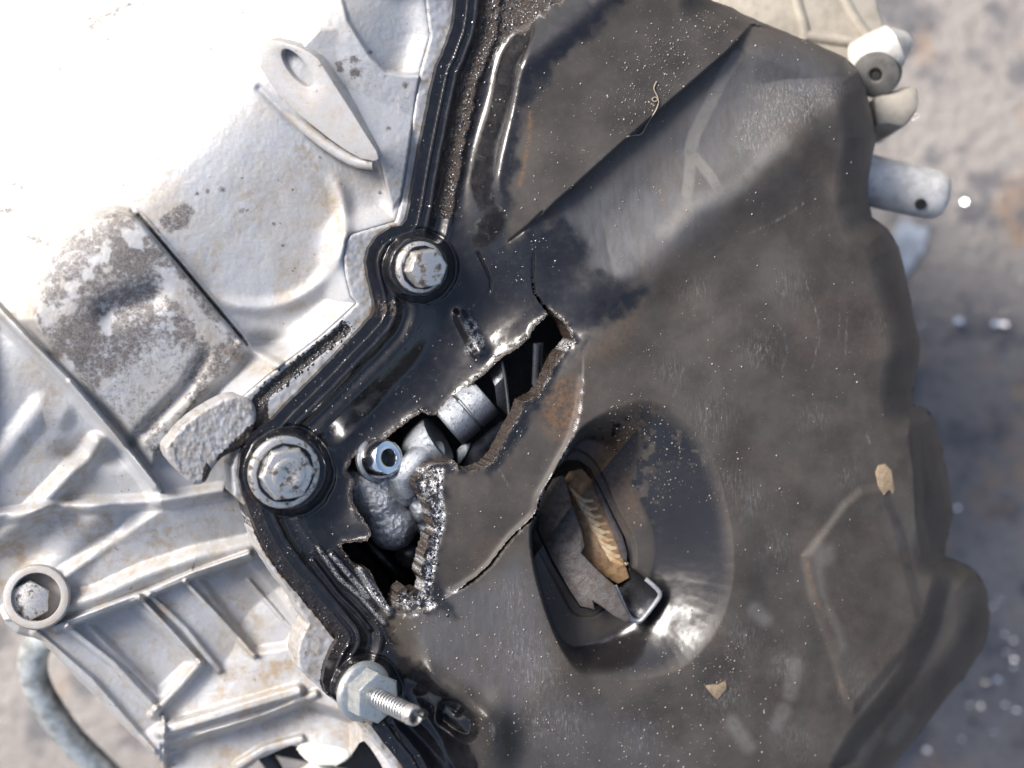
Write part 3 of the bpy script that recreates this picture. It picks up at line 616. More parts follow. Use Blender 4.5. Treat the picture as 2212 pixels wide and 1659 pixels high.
def case_h(U, V):
    ww = (U - 330) * .70 + (V - 425) * .715
    sa = np.sqrt(ww * ww + 90 ** 2) - 90
    h = 7 - np.where(ww < 0, .62, .40) * sa * s1
    h = np.maximum(h, -26 + (fbm(U, V, 200, 2, 3) - .5) * 6)
    # right upper corner behind the web: low bright face
    bk = soft(R2((560, -100), (1120, -100), (1140, 230), (1100, 470), (960, 470), (860, 450), (760, 350), (690, 240), (620, 130)), U, V, 10)
    h = h - 6 * bk
    h = h + bk * ((-(U - 870) * .35 + (829 - V) * 0) * s1)
    # web from the ear to the flange
    wb = soft(WEB, U, V, 7); h = h * (1 - wb) + wb * (np.maximum(np.maximum(h, Fh(U, V) - 3.5 - (np.clip(860 - U, 0, 300)) * .012), 5.5 - ld([(640, 90), (653, 106), (687, 126), (759, 239), (813, 328)], U, V)[0] * .07))
    # fillet up to the flange
    df, _ = ld(FLOUT, U, V); h = h + (np.maximum(Fh(U, V) - 3.5, h) - h) * np.exp(-(df / 34) ** 2)
    # raised dirty pocket
    di = sdp(BOX, U, V, 80); dl, _ = ld([(285, 455), (312, 480), (420, 608), (532, 742), (545, 760)], U, V)
    bx = (di < 0) * np.minimum(sstep(dl, 0, 6), sstep(-di, 0, 40)); bx = np.maximum(bx, soft(BOX, U, V, 30) * sstep(dl, 0, 8))
    h = h + 5.0 * bx
    h = h - 3 * np.exp(-(ld([(238, 672), (330, 640)], U, V, 120)[0] / 30) ** 2) - 2.5 * np.exp(-(ld([(441, 770), (400, 840), (284, 958)], U, V, 120)[0] / 13) ** 2)
    h = h - 1.2 * np.exp(-((ld([(300, 465), (420, 608), (534, 744)], U, V, 40)[0]) / 3.5) ** 2)
    h = h + 3.0 * rib([(522, 742), (560, 765), (640, 812)], 17, U, V) - 4.5 * np.exp(-(((U - 585) / 42) ** 2 + ((V - 738) / 18) ** 2))
    # big round boss beside the flange
    h = h + 2.0 * np.exp(-((np.sqrt((U - 560) ** 2 + (V - 480) ** 2) - 185) / 16) ** 2) * sstep(U + V, 1060, 1200)
    # ear fillet below
    h = h - 1.0 * np.exp(-(ld(R2((60, 560), (280, 780), (500, 960), (640, 1040), (800, 1060)), U, V, 60)[0] / 8) ** 2)
    # lower left: step down past the ridge
    st = sstep(sdp(RIDGE + [(350, 1100), (-80, 1400)], U, V, 200) * -1, -5, 30)
    h = h - 5 * st
    h = h + 4.2 * rib2(RIDGE, 17, U, V) + 3.2 * rib2([(150, 825), (230, 920), (345, 1058)], 11, U, V)
    h = h + 3 * rib([(0, 990), (90, 880), (130, 900)], 40, U, V) * .6 + 5 * rib([(-20, 1180), (60, 1120), (130, 1050), (210, 960)], 34, U, V) * .8
    h = h - 4 * np.exp(-(((U - 165) / 40) ** 2 + ((V - 975) / 26) ** 2)) - 2.5 * np.exp(-(((U - 250) / 40) ** 2 + ((V - 985) / 22) ** 2))
    # lower block
    lb = sstep(V, 1080, 1200); h = h - lb * (4 + np.clip(420 - U, 0, 420) * .012)
    h = h + 3.5 * rib([(-20, 1120), (140, 1095), (330, 1085), (480, 1060)], 22, U, V)
    h = h + 4.0 * rib(R5((330, 700), (620, 600), (900, 470), (1230, 360), (1560, 290)), 34, U, V)
    h = h + 4.5 * rib2(R5((350, 790), (620, 690), (960, 560), (1200, 460), (1540, 345)), 19, U, V)
    h = h + 4.0 * rib([(68, 1295), (150, 1190), (210, 1125)], 66, U, V)
    for pts, wd, am in ((R5((420, 790), (700, 1010), (960, 1290)), 18, 5), (R5((220, 830), (560, 1120), (940, 1560)), 22, 3.4), (R5((860, 600), (1050, 800), (1240, 1010)), 11, 4), (R5((930, 590), (1150, 800), (1350, 1050)), 15, 3.0), (R5((1150, 510), (1350, 720), (1570, 960)), 12, 3.6), (R5((1540, 500), (1750, 740), (1830, 820)), 9, 1.8),
                        (R5((945, 1330), (1110, 1160), (1240, 1010)), 17, 4.2), (R5((1000, 1430), (1400, 1310), (1840, 1180)), 28, 6), (R5((1010, 1340), (1020, 1500), (1020, 1640)), 10, 3), (R5((1030, 1560), (1300, 1440), (1620, 1350), (1950, 1200)), 17, 2.6), (R5((1480, 1640), (1640, 1540), (1860, 1480)), 20, 2.5)):
        h = h + am * .72 * rib2(pts, wd, U, V)
    h = h - 3.5 * soft(R5((560, 760), (800, 650), (1000, 820), (1180, 1000), (980, 1190)), U, V, 22) - 2.5 * soft(R5((1240, 480), (1500, 380), (1700, 600), (1840, 800), (1780, 900), (1580, 930)), U, V, 22)
    h = h - 9 * soft(R5((1020, 1520), (1400, 1430), (1900, 1260), (2200, 1360), (2200, 1800), (1000, 1800)), U, V, 24)
    # outer rolled edge on the left
    do = -sdp(CASE_OUT, U, V, 60); edge = (U < 420) & (V > 1340)
    q = np.clip(do / 26, 0, 1); h = h - edge * 5 * (1 - np.sqrt(np.clip(1 - (1 - q) ** 2, 0, 1)))
    h = h + (fbm(U, V, 40, 3, 7) - .5) * .3 + (vnoise(U / 5, V / 5, 5) - .5) * .08
    und = np.minimum(sdp(FLPOLY, U, V, 30), sdp(COVER, U, V, 30)); cl = 1 - sstep(und, -8, 2)
    h = h * (1 - cl) + cl * np.minimum(h, Fh(U, V) - 9)
    rb = np.sqrt((U - 74) ** 2 + (V - 1293) ** 2); c2_ = 1 - sstep(rb, 60, 66)
    h = h * (1 - c2_) + c2_ * np.minimum(h, -25)
    return h
def case_m1(U, V):
    n = fbm(U, V, 40, 4, 33)
    gr = .78 * soft(BOX, U, V, 44) * sstep(n, .25, .5) + .75 * soft(R4((720, 90), (930, 160), (980, 200), (860, 300), (700, 240)), U, V, 20) + .8 * soft(R1((990, 1380), (1170, 1270), (1240, 1330), (1190, 1440), (1060, 1480)), U, V, 14) + .75 * soft(R4((300, 820), (500, 600), (640, 560), (560, 800), (480, 890)), U, V, 40)
    gr = gr * (1 - .8 * soft(R4((980, 260), (1090, 280), (1230, 480), (1420, 740), (1330, 760), (1180, 560)), U, V, 14)) * (1 - .9 * soft(R4((760, 20), (900, 40), (900, 160), (820, 140)), U, V, 14))
    gr = gr * (1 - .85 * soft(R4((230, 500), (340, 500), (360, 620), (280, 640)), U, V, 14)) * (1 - .45 * soft(R4((620, 1060), (1000, 700), (1300, 800), (900, 1400)), U, V, 50))
    for x, y, r in ((660, 370, 9), (665, 460, 9), (560, 400, 7), (570, 440, 6), (545, 500, 6), (980, 540, 8), (880, 810, 6), (760, 330, 6), (820, 1215, 5), (270, 1200, 3), (180, 1140, 3), (205, 1550, 4), (150, 1415, 4)):
        c = R2((x, y))[0]; gr = np.maximum(gr, .95 * np.exp(-((U - c[0]) ** 2 + (V - c[1]) ** 2) / (r * 1.1) ** 2))
    for x, y, r in ((1405, 1195, 8), (1310, 1210, 7), (1530, 1335, 7), (1245, 1225, 6)):
        c = R1((x, y))[0]; gr = np.maximum(gr, .95 * np.exp(-((U - c[0]) ** 2 + (V - c[1]) ** 2) / r ** 2))
    for pts, wd in ((R1((20, 400), (130, 325)), 8), (R1((560, 180), (660, 100), (830, 20)), 14), (R1((0, 640), (90, 580)), 4), (R1((60, 1160), (150, 1200), (210, 1190)), 14), (R1((0, 1330), (60, 1330)), 20), (R1((190, 1500), (290, 1530)), 22), (R1((480, 775), (515, 755)), 5), (R1((545, 660), (565, 630)), 5)):
        gr = np.maximum(gr, stroke(pts, wd, U, V, wd) * .62)
    gr = gr + .62 * stroke([(300, 462), (420, 608), (534, 744)], 6, U, V, 5)  # darker line along the step beside the pocket
    gr = gr + .3 * soft(WEB, U, V, 20) * sstep(n, .5, .65)
    for pts, wd in ((R5((930, 585), (1000, 635)), 4), (R5((1200, 395), (1190, 440)), 5)): gr = np.maximum(gr, stroke(pts, wd, U, V, 3) * .9)
    br = .42 * sstep(fbm(U, V, 90, 4, 52), .5, .62) * sstep(V, 250, 420) + .7 * stroke(R1((1900, 950), (2000, 1150), (2160, 1400)), 50, U, V, 50) * sstep(n, .4, .6)
    br = br + .8 * stroke(R4((1400, 770), (1560, 880), (1720, 940)), 26, U, V, 20) + .6 * stroke(R4((200, 880), (330, 1050), (300, 1230)), 30, U, V, 30) + .35 * sstep(V, 1000, 1150) * sstep(n, .42, .6)
    br = br + .7 * stroke(R5((1480, 1060), (1800, 1010)), 30, U, V, 26) + .5 * stroke(R5((430, 720), (520, 560)), 26, U, V, 20)
    bl = 0 * U
    return gr, br, bl
field('casing_wall', (-60, -60, 1065, 1725), 2.7, case_sdf, case_h, M_case, casing, 45, (0, 0, 1), {'m1': case_m1})

# mating flange lip in front of the cover's edge
CHAN = cr(R4((2180, 660), (2000, 800), (1800, 960), (1640, 1100), (1590, 1200)), 3)
def fl_h(U, V):
    h = Fh(U, V) - 2.4 + (fbm(U, V, 12, 3, 2) - .5) * .5
    d = -sdp(FLPOLY, U, V, 40); q = np.clip(d / 6, 0, 1); h = h - .8 * (1 - np.sqrt(np.clip(1 - (1 - q) ** 2, 0, 1)))
    h = h - 1.0 * np.exp(-(ld(CHAN, U, V, 60)[0] / 11) ** 2)
    return h
def fl_m1(U, V):
    n = fbm(U, V, 14, 3, 81)
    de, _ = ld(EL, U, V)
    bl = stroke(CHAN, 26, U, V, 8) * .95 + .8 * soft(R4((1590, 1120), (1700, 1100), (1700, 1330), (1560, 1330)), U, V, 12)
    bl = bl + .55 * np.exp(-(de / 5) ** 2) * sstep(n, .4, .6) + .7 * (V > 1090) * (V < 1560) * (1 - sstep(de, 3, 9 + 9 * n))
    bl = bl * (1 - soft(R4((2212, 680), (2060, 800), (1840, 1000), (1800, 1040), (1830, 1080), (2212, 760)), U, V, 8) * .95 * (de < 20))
    br = .5 * sstep(n, .45, .6) + .5 * np.exp(-(de / 8) ** 2) + .7 * (V > 600) * (V < 700) * np.exp(-(de / 14) ** 2)
    gr = .38 * sstep(n, .52, .66)
    return gr, br, bl
field('flange_lip', (470, -70, 1090, 1725), 3.0, lambda U, V: sdp(FLPOLY, U, V, 60) + (vnoise(U / 9, V / 9, 8) - .5) * 2, fl_h, M_case, casing, 9, NF, {'m1': fl_m1})

# rough silver pad left of the lower bolt
PAD = cr(R4((1040, 1400), (1090, 1340), (1150, 1265), (1260, 1180), (1400, 1100), (1500, 1075), (1590, 1110), (1620, 1200), (1600, 1350), (1500, 1420), (1400, 1470), (1330, 1560), (1300, 1620), (1225, 1640), (1150, 1580), (1060, 1480)), 2, True)
def pad_h(U, V):
    d = -sdp(PAD, U, V, 40); q = np.clip(d / 9, 0, 1)
    return Fh(U, V) - .9 - 1.6 * (1 - np.sqrt(np.clip(1 - (1 - q) ** 2, 0, 1))) + (fbm(U, V, 9, 3, 17) - .5) * .5 + (vnoise(U / 3, V / 9, 3) - .5) * .2
def pad_m1(U, V):
    n = fbm(U, V, 12, 3, 27)
    return .2 + .32 * sstep(n, .48, .65), .6 * n, soft(R4((1300, 1480), (1350, 1560), (1420, 1640), (1270, 1660), (1280, 1580)), U, V, 14) * .9 + .8 * soft(R4((1500, 1330), (1640, 1200), (1640, 1450), (1400, 1560), (1360, 1470)), U, V, 20)
field('lip_pad', (330, 830, 580, 1070), 2.4, lambda U, V: sdp(PAD, U, V, 50), pad_h, M_lug, casing, 6, NF, {'m1': pad_m1})

# mounting ear with its drilled hole
def m1_const(me, c):
    a = me.attributes.new('m1', 'FLOAT_COLOR', 'POINT'); a.data.foreach_set('color', np.tile(np.array([*c, 1], np.float32), (len(me.vertices), 1)).ravel())
EAR = R2((80, 262), (66, 350), (62, 428), (120, 520), (180, 600), (300, 720), (400, 800), (500, 880), (600, 950), (700, 1005), (790, 1022), (815, 1005), (800, 955), (720, 830), (640, 700), (540, 545), (430, 370), (370, 325), (300, 290), (200, 262), (130, 250))
def ear_h(u, v):
    d = ((u - 562) * .58 - (v - 147) * -.0 - (v - 147) * .82 * .0)
    t = ((u - 680) * .8 - (v - 230) * .6)     # grows toward the upper right edge
    return 9.5 + t * .05 - (u - 600) * .022
eh = [(642 + 50 * math.cos(a) * .62 - 19 * math.sin(a) * .78, 147 + 50 * math.cos(a) * .78 + 19 * math.sin(a) * .62) for a in [2 * math.pi * i / 24 for i in range(24)]]
ear = prism('mounting_ear', EAR, ear_h, 14, (-.25, -.3, .92), M_lug, casing, holes=[eh], bevel=.45)
m1_const(ear.data, (.12, .3, 0))
# bright fillet bar under the ear
fb = R2((52, 470), (142, 592), (290, 752), (430, 872), (548, 955), (668, 1020), (780, 1036))
tb = tube('fillet_bar', [P(u, v, ear_h(u, v) - 2.6) for u, v in cr(fb, 4)], 1.5, M_case, ear, 12); m1_const(tb.data, (.1, .5, 0))

# corner boss with its cup, lower left
cb = P(70, 1294, -22)
AXB = Vector((.16, .10, .98)).normalized()
cup = lathe('bolt_boss', [(8.4, -16), (8.4, -1), (8.0, -.2), (7.4, 0), (6.3, -.1), (6.1, -.6), (6.1, -7), (0, -7.1)], P(78, 1290, -12), AXB, M_lug, casing); m1_const(cup.data, (.1, .4, 0))
b3 = thing('hex_bolt', 'small worn hex bolt sunk in the corner boss at the lower left of the casing', 'bolt', P(66, 1297, -17.5))
hexprism('bolt_head', 5.4, -4.5, 3.0, P(66, 1297, -16.5), AXB, M_bolt, b3, .5, 0, 0, .8)

# dark machine body under both halves, so that nothing is seen through
core = bmesh.new()
CP = [(30, 60), (930, -40), (1500, 0), (1780, 160), (1800, 450), (1900, 700), (1930, 1000), (2000, 1300), (1860, 1640), (900, 1690), (420, 1600), (200, 1420), (60, 1240)]
M_core = mat_simple('dark_engine_block', (.03, .028, .026), .45, .1, .5, 8, .3)
prism('engine_block', CP, -64, 135, (0, 0, 1), M_core, casing, bevel=0, smooth=False)
# oily chamber behind the hole
CH = [(640, 800), (1130, 520), (1400, 560), (1400, 900), (1230, 1100), (1010, 1400), (850, 1390), (730, 1270), (640, 1150), (600, 1040)]
bmc = bmesh.new(); t_ = [bmc.verts.new(P(u, v, -14)) for u, v in CH]; q_ = [bmc.verts.new(P(u, v, -60)) for u, v in CH]
for i in range(len(CH)): bmc.faces.new((t_[i], t_[(i + 1) % len(CH)], q_[(i + 1) % len(CH)], q_[i]))
bmc.faces.new(q_[::-1])
from_bm('chamber', bmc, M_dark, casing)

# ------------------------------------------------------------------ bosses of the cover and the bolts on them
AX1 = Vector((.40, -.12, .91)).normalized()
def m1_set(me, nm, c):
    a = me.attributes.new(nm, 'FLOAT_COLOR', 'POINT'); a.data.foreach_set('color', np.tile(np.array([*c, 1], np.float32), (len(me.vertices), 1)).ravel())
c1 = P(906, 577, 3.3)
c2 = P(612, 1019, 6.6)
c3 = P(783, 1492, 2.2)

def flange_bolt(label, c, ax, rf, rh, hh, rot, dimple, grp='flanged bolts holding the cover'):
    t = thing('flange_bolt', label, 'bolt', c, grp)
    lathe('flange', [(rf, 0), (rf, .9), (rf - .25, 1.25), (rf - 1.0, 1.5), (rh * .9, 2.0), (0, 2.0)], c, ax, M_bolt, t, 48)
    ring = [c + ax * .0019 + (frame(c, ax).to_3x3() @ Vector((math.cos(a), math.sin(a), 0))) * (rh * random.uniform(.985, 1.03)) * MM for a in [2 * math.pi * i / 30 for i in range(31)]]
    tube('crevice_shade_ring', ring, .42, M_dark, t, 6, False, .12)  # dark ring added as painted crevice shade round the hex base
    if dimple:
        hexprism('bolt_head', rh, 1.6, hh, c, ax, M_bolt, t, rot, 0, 0, 1.2)
        lathe('bolt_tip', [(rh * .60, hh - .3), (rh * .60, hh + .25), (rh * .52, hh + .55), (rh * .34, hh + .62), (rh * .25, hh + .2), (0, hh + .1)], c, ax, M_bolt, t, 32)
    else:
        hexprism('bolt_head', rh, 1.6, hh, c, ax, M_bolt, t, rot, 0, 0, .7)
    return t
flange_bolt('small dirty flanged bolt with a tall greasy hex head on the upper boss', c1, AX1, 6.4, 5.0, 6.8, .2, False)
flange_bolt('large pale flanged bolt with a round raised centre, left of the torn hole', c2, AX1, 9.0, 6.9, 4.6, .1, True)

# stud and nut
nut = thing('flange_nut', 'zinc flanged hex nut on the threaded stud at the bottom boss', 'nut', c3)
lathe('flange', [(7.6, 0), (7.6, 1.0), (7.3, 1.5), (6.6, 2.0), (3, 2.4), (3, 2.5)], c3, AX3, M_nut, nut, 48)
hexprism('hex_body', 6.5, 1.6, 7.2, c3, AX3, M_nut, nut, .62, 2.4, 1.0, .8)
def thread(c, ax, r, z0, z1, pitch, mat, parent):
    m = frame(c, ax); bm = bmesh.new(); seg = 28; rows = []; n = int((z1 - z0) / (pitch / 4))
    for i in range(n + 1):
        ring = []
        for j in range(seg):
            a = 2 * math.pi * j / seg; z = z0 + (z1 - z0) * i / n
            ph = ((z / pitch) - j / seg) % 1.0; rr = r - .62 * (1 - abs(ph * 2 - 1)) ** .8
            ring.append(bm.verts.new(m @ Vector((rr * math.cos(a) * MM, rr * math.sin(a) * MM, z * MM))))
        rows.append(ring)
    for a, b in zip(rows, rows[1:]):
        for j in range(seg): bm.faces.new((a[j], a[(j + 1) % seg], b[(j + 1) % seg], b[j]))
    bm.faces.new(rows[-1]); o = from_bm('thread', bm, mat, parent)
    for p in o.data.polygons: p.use_smooth = True
    return o
stud = thing('threaded_stud', 'threaded steel stud with a broken greasy tip sticking out of the nut', 'stud', c3)
thread(c3, AX3, 2.6, 5.5, 20.5, 1.15, M_stud, stud)
lathe('thread_groove_shade', [(2.28, 6), (2.28, 20.3), (0, 20.4)], c3, AX3, M_core, stud, 24)  # dark core cylinder puts shade into the thread grooves
tip_ = lathe('stud_tip', [(2.5, 20.4), (2.45, 22.0), (2.2, 22.7), (1.9, 22.8), (1.3, 22.0), (0, 21.8)], c3, AX3, M_bolt, stud, 24, .08)
lathe('grease_blob', [(0, 21.8), (1.0, 22.0), (1.25, 23.0), (.8, 24.0), (0, 24.2)], c3 + Vector((.0016, .0007, 0)), AX3, M_dark, tip_, 12, .12)

# ------------------------------------------------------------------ mechanism inside the hole
def axis_uv(a, b, ha, hb): return P(*b, hb) - P(*a, ha)
rol = thing('shaft_roller', 'grey cast roller with a groove round it inside the torn hole', 'roller', P(990, 890, -26))
pa = P(935, 925, -19); axr = axis_uv((935, 925), (1065, 812), -19, -20)
lathe('roller_body', [(0, -1), (5.6, -1), (6.2, -.5), (6.3, 0), (6.35, 4.6), (6.2, 5.2), (5.7, 5.5)], P(*R6((1262, 1100))[0], -15.5), axr, M_cast, rol, 48, .06)
lathe('roller_collar', [(5.7, 5.5), (5.7, 5.8), (6.3, 6.1), (6.4, 10.6), (6.0, 11.6), (0, 12)], P(*R6((1262, 1100))[0], -15.5), axr, M_cast, rol, 48, .06)
dpl = thing('steel_guide_plate', 'dark thin guide plate standing behind the grooved roller', 'guide plate', P(1090, 860, -30))
prism('blade', [(R6((1500, 760))[0][0], R6((1500, 760))[0][1], -14)] + [(*q, hh) for q, hh in zip(R6((1590, 700), (1610, 800), (1640, 1060), (1600, 1020), (1560, 985), (1545, 860)), (-12, -12, -16, -15, -13, -12))], -12, 2, (-.5, .2, .8), M_plate, dpl, bevel=.2)
tube('blade_edge', [P(*q, -11.2) for q in R6((1592, 705), (1612, 800), (1628, 930), (1640, 1055))], .45, M_plate, dpl, 8)
pin = thing('retaining_pin', 'thin dark split pin standing upright in the narrow top end of the hole', 'pin', P(1167, 760, -20))
tube('pin_leg', [P(*q, h) for q, h in zip(R6((1812, 590), (1808, 720), (1802, 850)), (-9, -10, -11))], .95, M_plate, pin, 10)
tube('pin_leg', [P(*q, h) for q, h in zip(R6((1838, 585), (1838, 720), (1836, 860)), (-10, -11, -12))], .7, M_dark, pin, 10)
bell = thing('bell_casting', 'blue grey bell shaped casting in the middle of the torn hole', 'casting', P(930, 960, -24))
axb = axis_uv((880, 915), (960, 985), -15, -13)
lathe('bell', [(2.0, -4), (3.8, -3.2), (5.0, -1.8), (5.7, -.4), (6.2, 1.5), (6.5, 3.4), (6.7, 5.2), (6.4, 5.9), (5, 6), (0, 5)], P(*R6((1075, 1270))[0], -16), Vector((.80, .52, .22)), M_cast, bell, 48, .05)
tube('link_arm', [P(*q, h) for q, h in zip(R6((1200, 1290), (1090, 1290), (1030, 1370), (960, 1440), (1000, 1540)), (-14, -12, -11, -11.5, -13))], [3.4, 3.6, 4.0, 4.2, 3.2], M_cast, bell, 16, noise=.12)
slv = thing('thin_vane', 'thin grey vane edge low in the hole beneath the bell casting', 'vane', P(990, 975, -25))
prism('vane_blade', [(*q, -20) for q in R6((1310, 1260), (1340, 1230), (1400, 1215), (1370, 1290), (1330, 1350), (1312, 1355))], -20, 2, (.2, .2, .9), M_cast, slv, bevel=.3)
prism('vane_back', [(*q, -22) for q in R6((1380, 1240), (1560, 1090), (1640, 1060), (1560, 1250), (1420, 1380), (1340, 1370))], -22, 2, (.2, .2, .9), M_plate, slv, bevel=.3)
so = thing('socket_screw', 'bright polished round screw with a dark socket, left in the torn hole', 'screw', P(834, 975, -8))
cs = P(*R6((830, 1320))[0], -9); axs = Vector((.62, .12, .78)).normalized()
lathe('screw_head', [(5.0, -6), (5.0, 0), (4.8, 2.6), (4.2, 3.5), (3.2, 3.8), (2.35, 3.6), (2.1, 3.0), (2.0, .4), (0, .2)], cs, axs, M_chrome, so, 48)
lathe('socket', [(1.95, .55), (1.9, .6), (0, .62)], cs, axs, M_dark, so, 24)
lathe('washer', [(5.6, -3.4), (5.7, -2.4), (5.2, -1.9), (4.5, -1.8)], cs, axs, M_cast, so, 40)
def caps_field(name, caps, box, mat, parent, floor, seed, step=2.0):
    def hh(U, V):
        h = np.full(U.shape, -1e3)
        for pts, r0, r1, z0, z1 in caps:
            d, t = ld(pts, U, V); r = r0 + (r1 - r0) * t; z = z0 + (z1 - z0) * t
            c = z + s1 * np.sqrt(np.clip(r * r - d * d, 0, None)) - np.where(d > r, (d - r) * .5, 0)
            k = .9; m_ = np.maximum(h, c); h = m_ + np.clip(k - np.abs(h - c), 0, None) ** 2 / (4 * k)
        return h + (fbm(U, V, 9, 4, seed) - .5) * .75
    def sdf(U, V):
        s = np.full(U.shape, 1e3)
        for pts, r0, r1, z0, z1 in caps:
            d, t = ld(pts, U, V); s = np.minimum(s, d - (r0 + (r1 - r0) * t) * .97)
        return s
    return field(name, box, step, sdf, lambda U, V: np.maximum(hh(U, V), floor), mat, parent, 12)
tube('chamber_rib', [P(*q, h) for q, h in zip(RC((250, 780), (430, 950), (640, 1180), (760, 1330)), (-44, -42, -44, -46))], 2.6, M_plate, casing, 12)
rk = thing('rocker_casting', 'lumpy grey cast rocker beneath the polished screw in the hole', 'casting', P(830, 1090, -30))
caps_field('rocker_body', [(RC((250, 250), (420, 420)), 54, 50, -17, -16), (RC((420, 420), (560, 640)), 48, 56, -16.5, -18), (RC((300, 200), (480, 180)), 36, 30, -16, -15)], (730, 990, 940, 1190), M_cast, rk, -34, 61)
caps_field('rocker_nose', [(RC((620, 130), (690, 330)), 33, 27, -13.5, -14.5), (RC((700, 60), (640, 170)), 26, 30, -13, -13.5)], (820, 960, 980, 1110), M_cast, rk, -30, 64)
caps_field('rocker_tail', [(RC((790, 360), (870, 500)), 21, 24, -15, -15), (RC((870, 500), (940, 650)), 22, 9, -15, -17), (RC((800, 640), (930, 700)), 13, 11, -18, -18)], (850, 1040, 1010, 1210), M_cast, rk, -30, 66)
kn = thing('dark_ball_stud', 'dim dark ball deep in the lowest corner of the hole', 'ball stud', P(900, 1190, -36))
lathe('ball', [(0, 4.6), (1.8, 4.2), (3.2, 3.2), (4.2, 1.6), (4.5, 0), (4.2, -1.6), (2, -4)], P(*RC((760, 920))[0], -29), (0.1, 0, 1), M_plate, kn, 32)
tube('stem', [P(*q, h) for q, h in zip(RC((300, 800), (420, 930), (620, 1140), (720, 1260)), (-33, -32, -33, -35))], 2.2, M_dark, kn, 14)

# ------------------------------------------------------------------ lever in the oval recess
lev = thing('release_lever', 'grey folded steel lever sticking out of the oval recess', 'lever', P(1290, 1180, -30))
def RL(x, y, h): return P(*R8((x, y))[0], h)
HB = float(Sh(np.array(1300.), np.array(1180.))) - 15.0
# broad grey side plate
def pl_h(u, v): return HB + .5 + (u - 1190) * .020 + (v - 1020) * .010
sp = R8((175, 850), (180, 760), (205, 690), (250, 610), (300, 590), (318, 640), (345, 740), (385, 850), (402, 930), (385, 962), (430, 1010), (480, 1060), (545, 1116), (572, 1180), (598, 1230), (620, 1272), (600, 1290), (540, 1262), (480, 1215), (440, 1190), (452, 1232), (380, 1215), (330, 1140), (250, 1000))
prism('side_plate', sp, pl_h, 1.3, (-.1, .1, 1), M_lever, lev, bevel=.3)
# amber insert, its colour darkened for the shadows between the fine ridges
ins = R8((300, 620), (330, 575), (390, 560), (440, 620), (500, 730), (545, 830), (570, 940), (590, 1010), (615, 1080), (560, 1110), (500, 1075), (420, 1010), (385, 960), (402, 930), (380, 850), (345, 740))
def in_h(u, v): return HB - 1.6 + (u - 1250) * .012
prism('insert', ins, in_h, 3, (0, 0, 1), M_tan_shade, lev, bevel=.3)
for i in range(9):
    t = i / 8; x = 372 + t * 165; y = 690 + t * 300
    tube('ridge', [RL(x - 48, y - 46, HB - 1.5), RL(x - 8, y + 2, HB - 1.0), RL(x + 34, y + 26, HB - .9), RL(x + 70, y + 22, HB - 1.2)], [.4, .66, .7, .4], M_ridge, lev, 8)
# far wall of the channel and its folded open end
fw = R8((432, 600), (470, 650), (530, 780), (580, 880), (604, 960), (600, 1010), (575, 985), (540, 880), (490, 760))
prism('far_wall', fw, lambda u, v: HB + .2, 1.2, (0, 0, 1), M_lever, lev, bevel=.25)
endp = [(545, 1118, HB + 4.5), (572, 1180, HB + 3.9), (598, 1238, HB + 3.2), (620, 1272, HB + 2.8), (645, 1284, HB + 2.7), (668, 1280, HB + 2.8), (700, 1245, HB + 3.4), (735, 1200, HB + 4.2), (757, 1166, HB + 5), (752, 1142, HB + 5.4), (720, 1110, HB + 5.6), (690, 1085, HB + 5.6)]
inn = [(470, 1050, HB - 1.0), (478, 1075, HB - 1.6), (500, 1100, HB - 2.4), (520, 1125, HB - 3), (545, 1135, HB - 3.1), (560, 1130, HB - 3), (585, 1105, HB - 2.4), (605, 1080, HB - 1.6), (618, 1055, HB - 1.0), (618, 1040, HB - .4), (605, 1020, HB + .2), (595, 1005, HB + .2)]
bme = bmesh.new(); rows = []
for k in range(5):
    t = k / 4; rows.append([bme.verts.new(RL(a[0] + (b[0] - a[0]) * t, a[1] + (b[1] - a[1]) * t, a[2] + (b[2] - a[2]) * t)) for a, b in zip(inn, endp)])
for a, b in zip(rows, rows[1:]):
    for j in range(len(a) - 1): bme.faces.new((a[j], a[j + 1], b[j + 1], b[j]))
bmesh.ops.solidify(bme, geom=bme.faces[:], thickness=.0009)
from_bm('folded_end', bme, M_plate, lev, smooth=True)
tube('worn_edge', [RL(a, b, h + .15) for a, b, h in cr(endp, 3)], .62, M_levere, lev, 8)

# ------------------------------------------------------------------ things behind
brk = thing('mounting_bracket', 'blurred tan cast bracket with ribs behind the top right edge of the cover', 'bracket', P(1780, 100, -120))
prism('bracket_plate', R3((560, -260), (560, 60), (900, 260), (1250, 420), (1420, 470), (1560, 330), (1500, 160), (1460, 40), (1400, -260)), -58, 14, (0, 0, 1), M_bracket, brk, bevel=2)
for pts in (((1000, -200), (1020, 0), (1055, 120), (1070, 210)), ((1180, -200), (1270, 0), (1340, 120), (1420, 230)), ((1050, 185), (1200, 205), (1420, 235))):
    tube('rib', [P(*q, -58.6) for q in cr(R3(*pts), 3)], 1.9, M_bracket, brk, 12)
tube('bolt_boss', [P(*q, h) for q, h in zip(R3((1370, 330), (1460, 280), (1530, 240), (1580, 220)), (-54, -50, -48, -50))], [6.6, 6.6, 6.2, 3.4], M_pale, brk, 32)
prism('foot', R3((1420, 500), (1540, 470), (1660, 430), (1672, 560), (1590, 670), (1500, 650), (1440, 660)), -46, 34, (0, 0, 1), M_bracket, brk, bevel=2)
bsh = lathe('bushing', [(6.4, -5), (6.4, .3), (5.9, .7), (2.2, .8), (1.7, .4), (1.6, -2), (0, -2)], P(*R3((1440, 390))[0], -46), (-.35, -.35, .87), M_rubber, brk, 40)
lathe('bushing_core', [(1.6, -1), (1.2, .2), (0, .2)], P(*R3((1440, 395))[0], -46), (-.35, -.35, .87), M_core, bsh, 20)
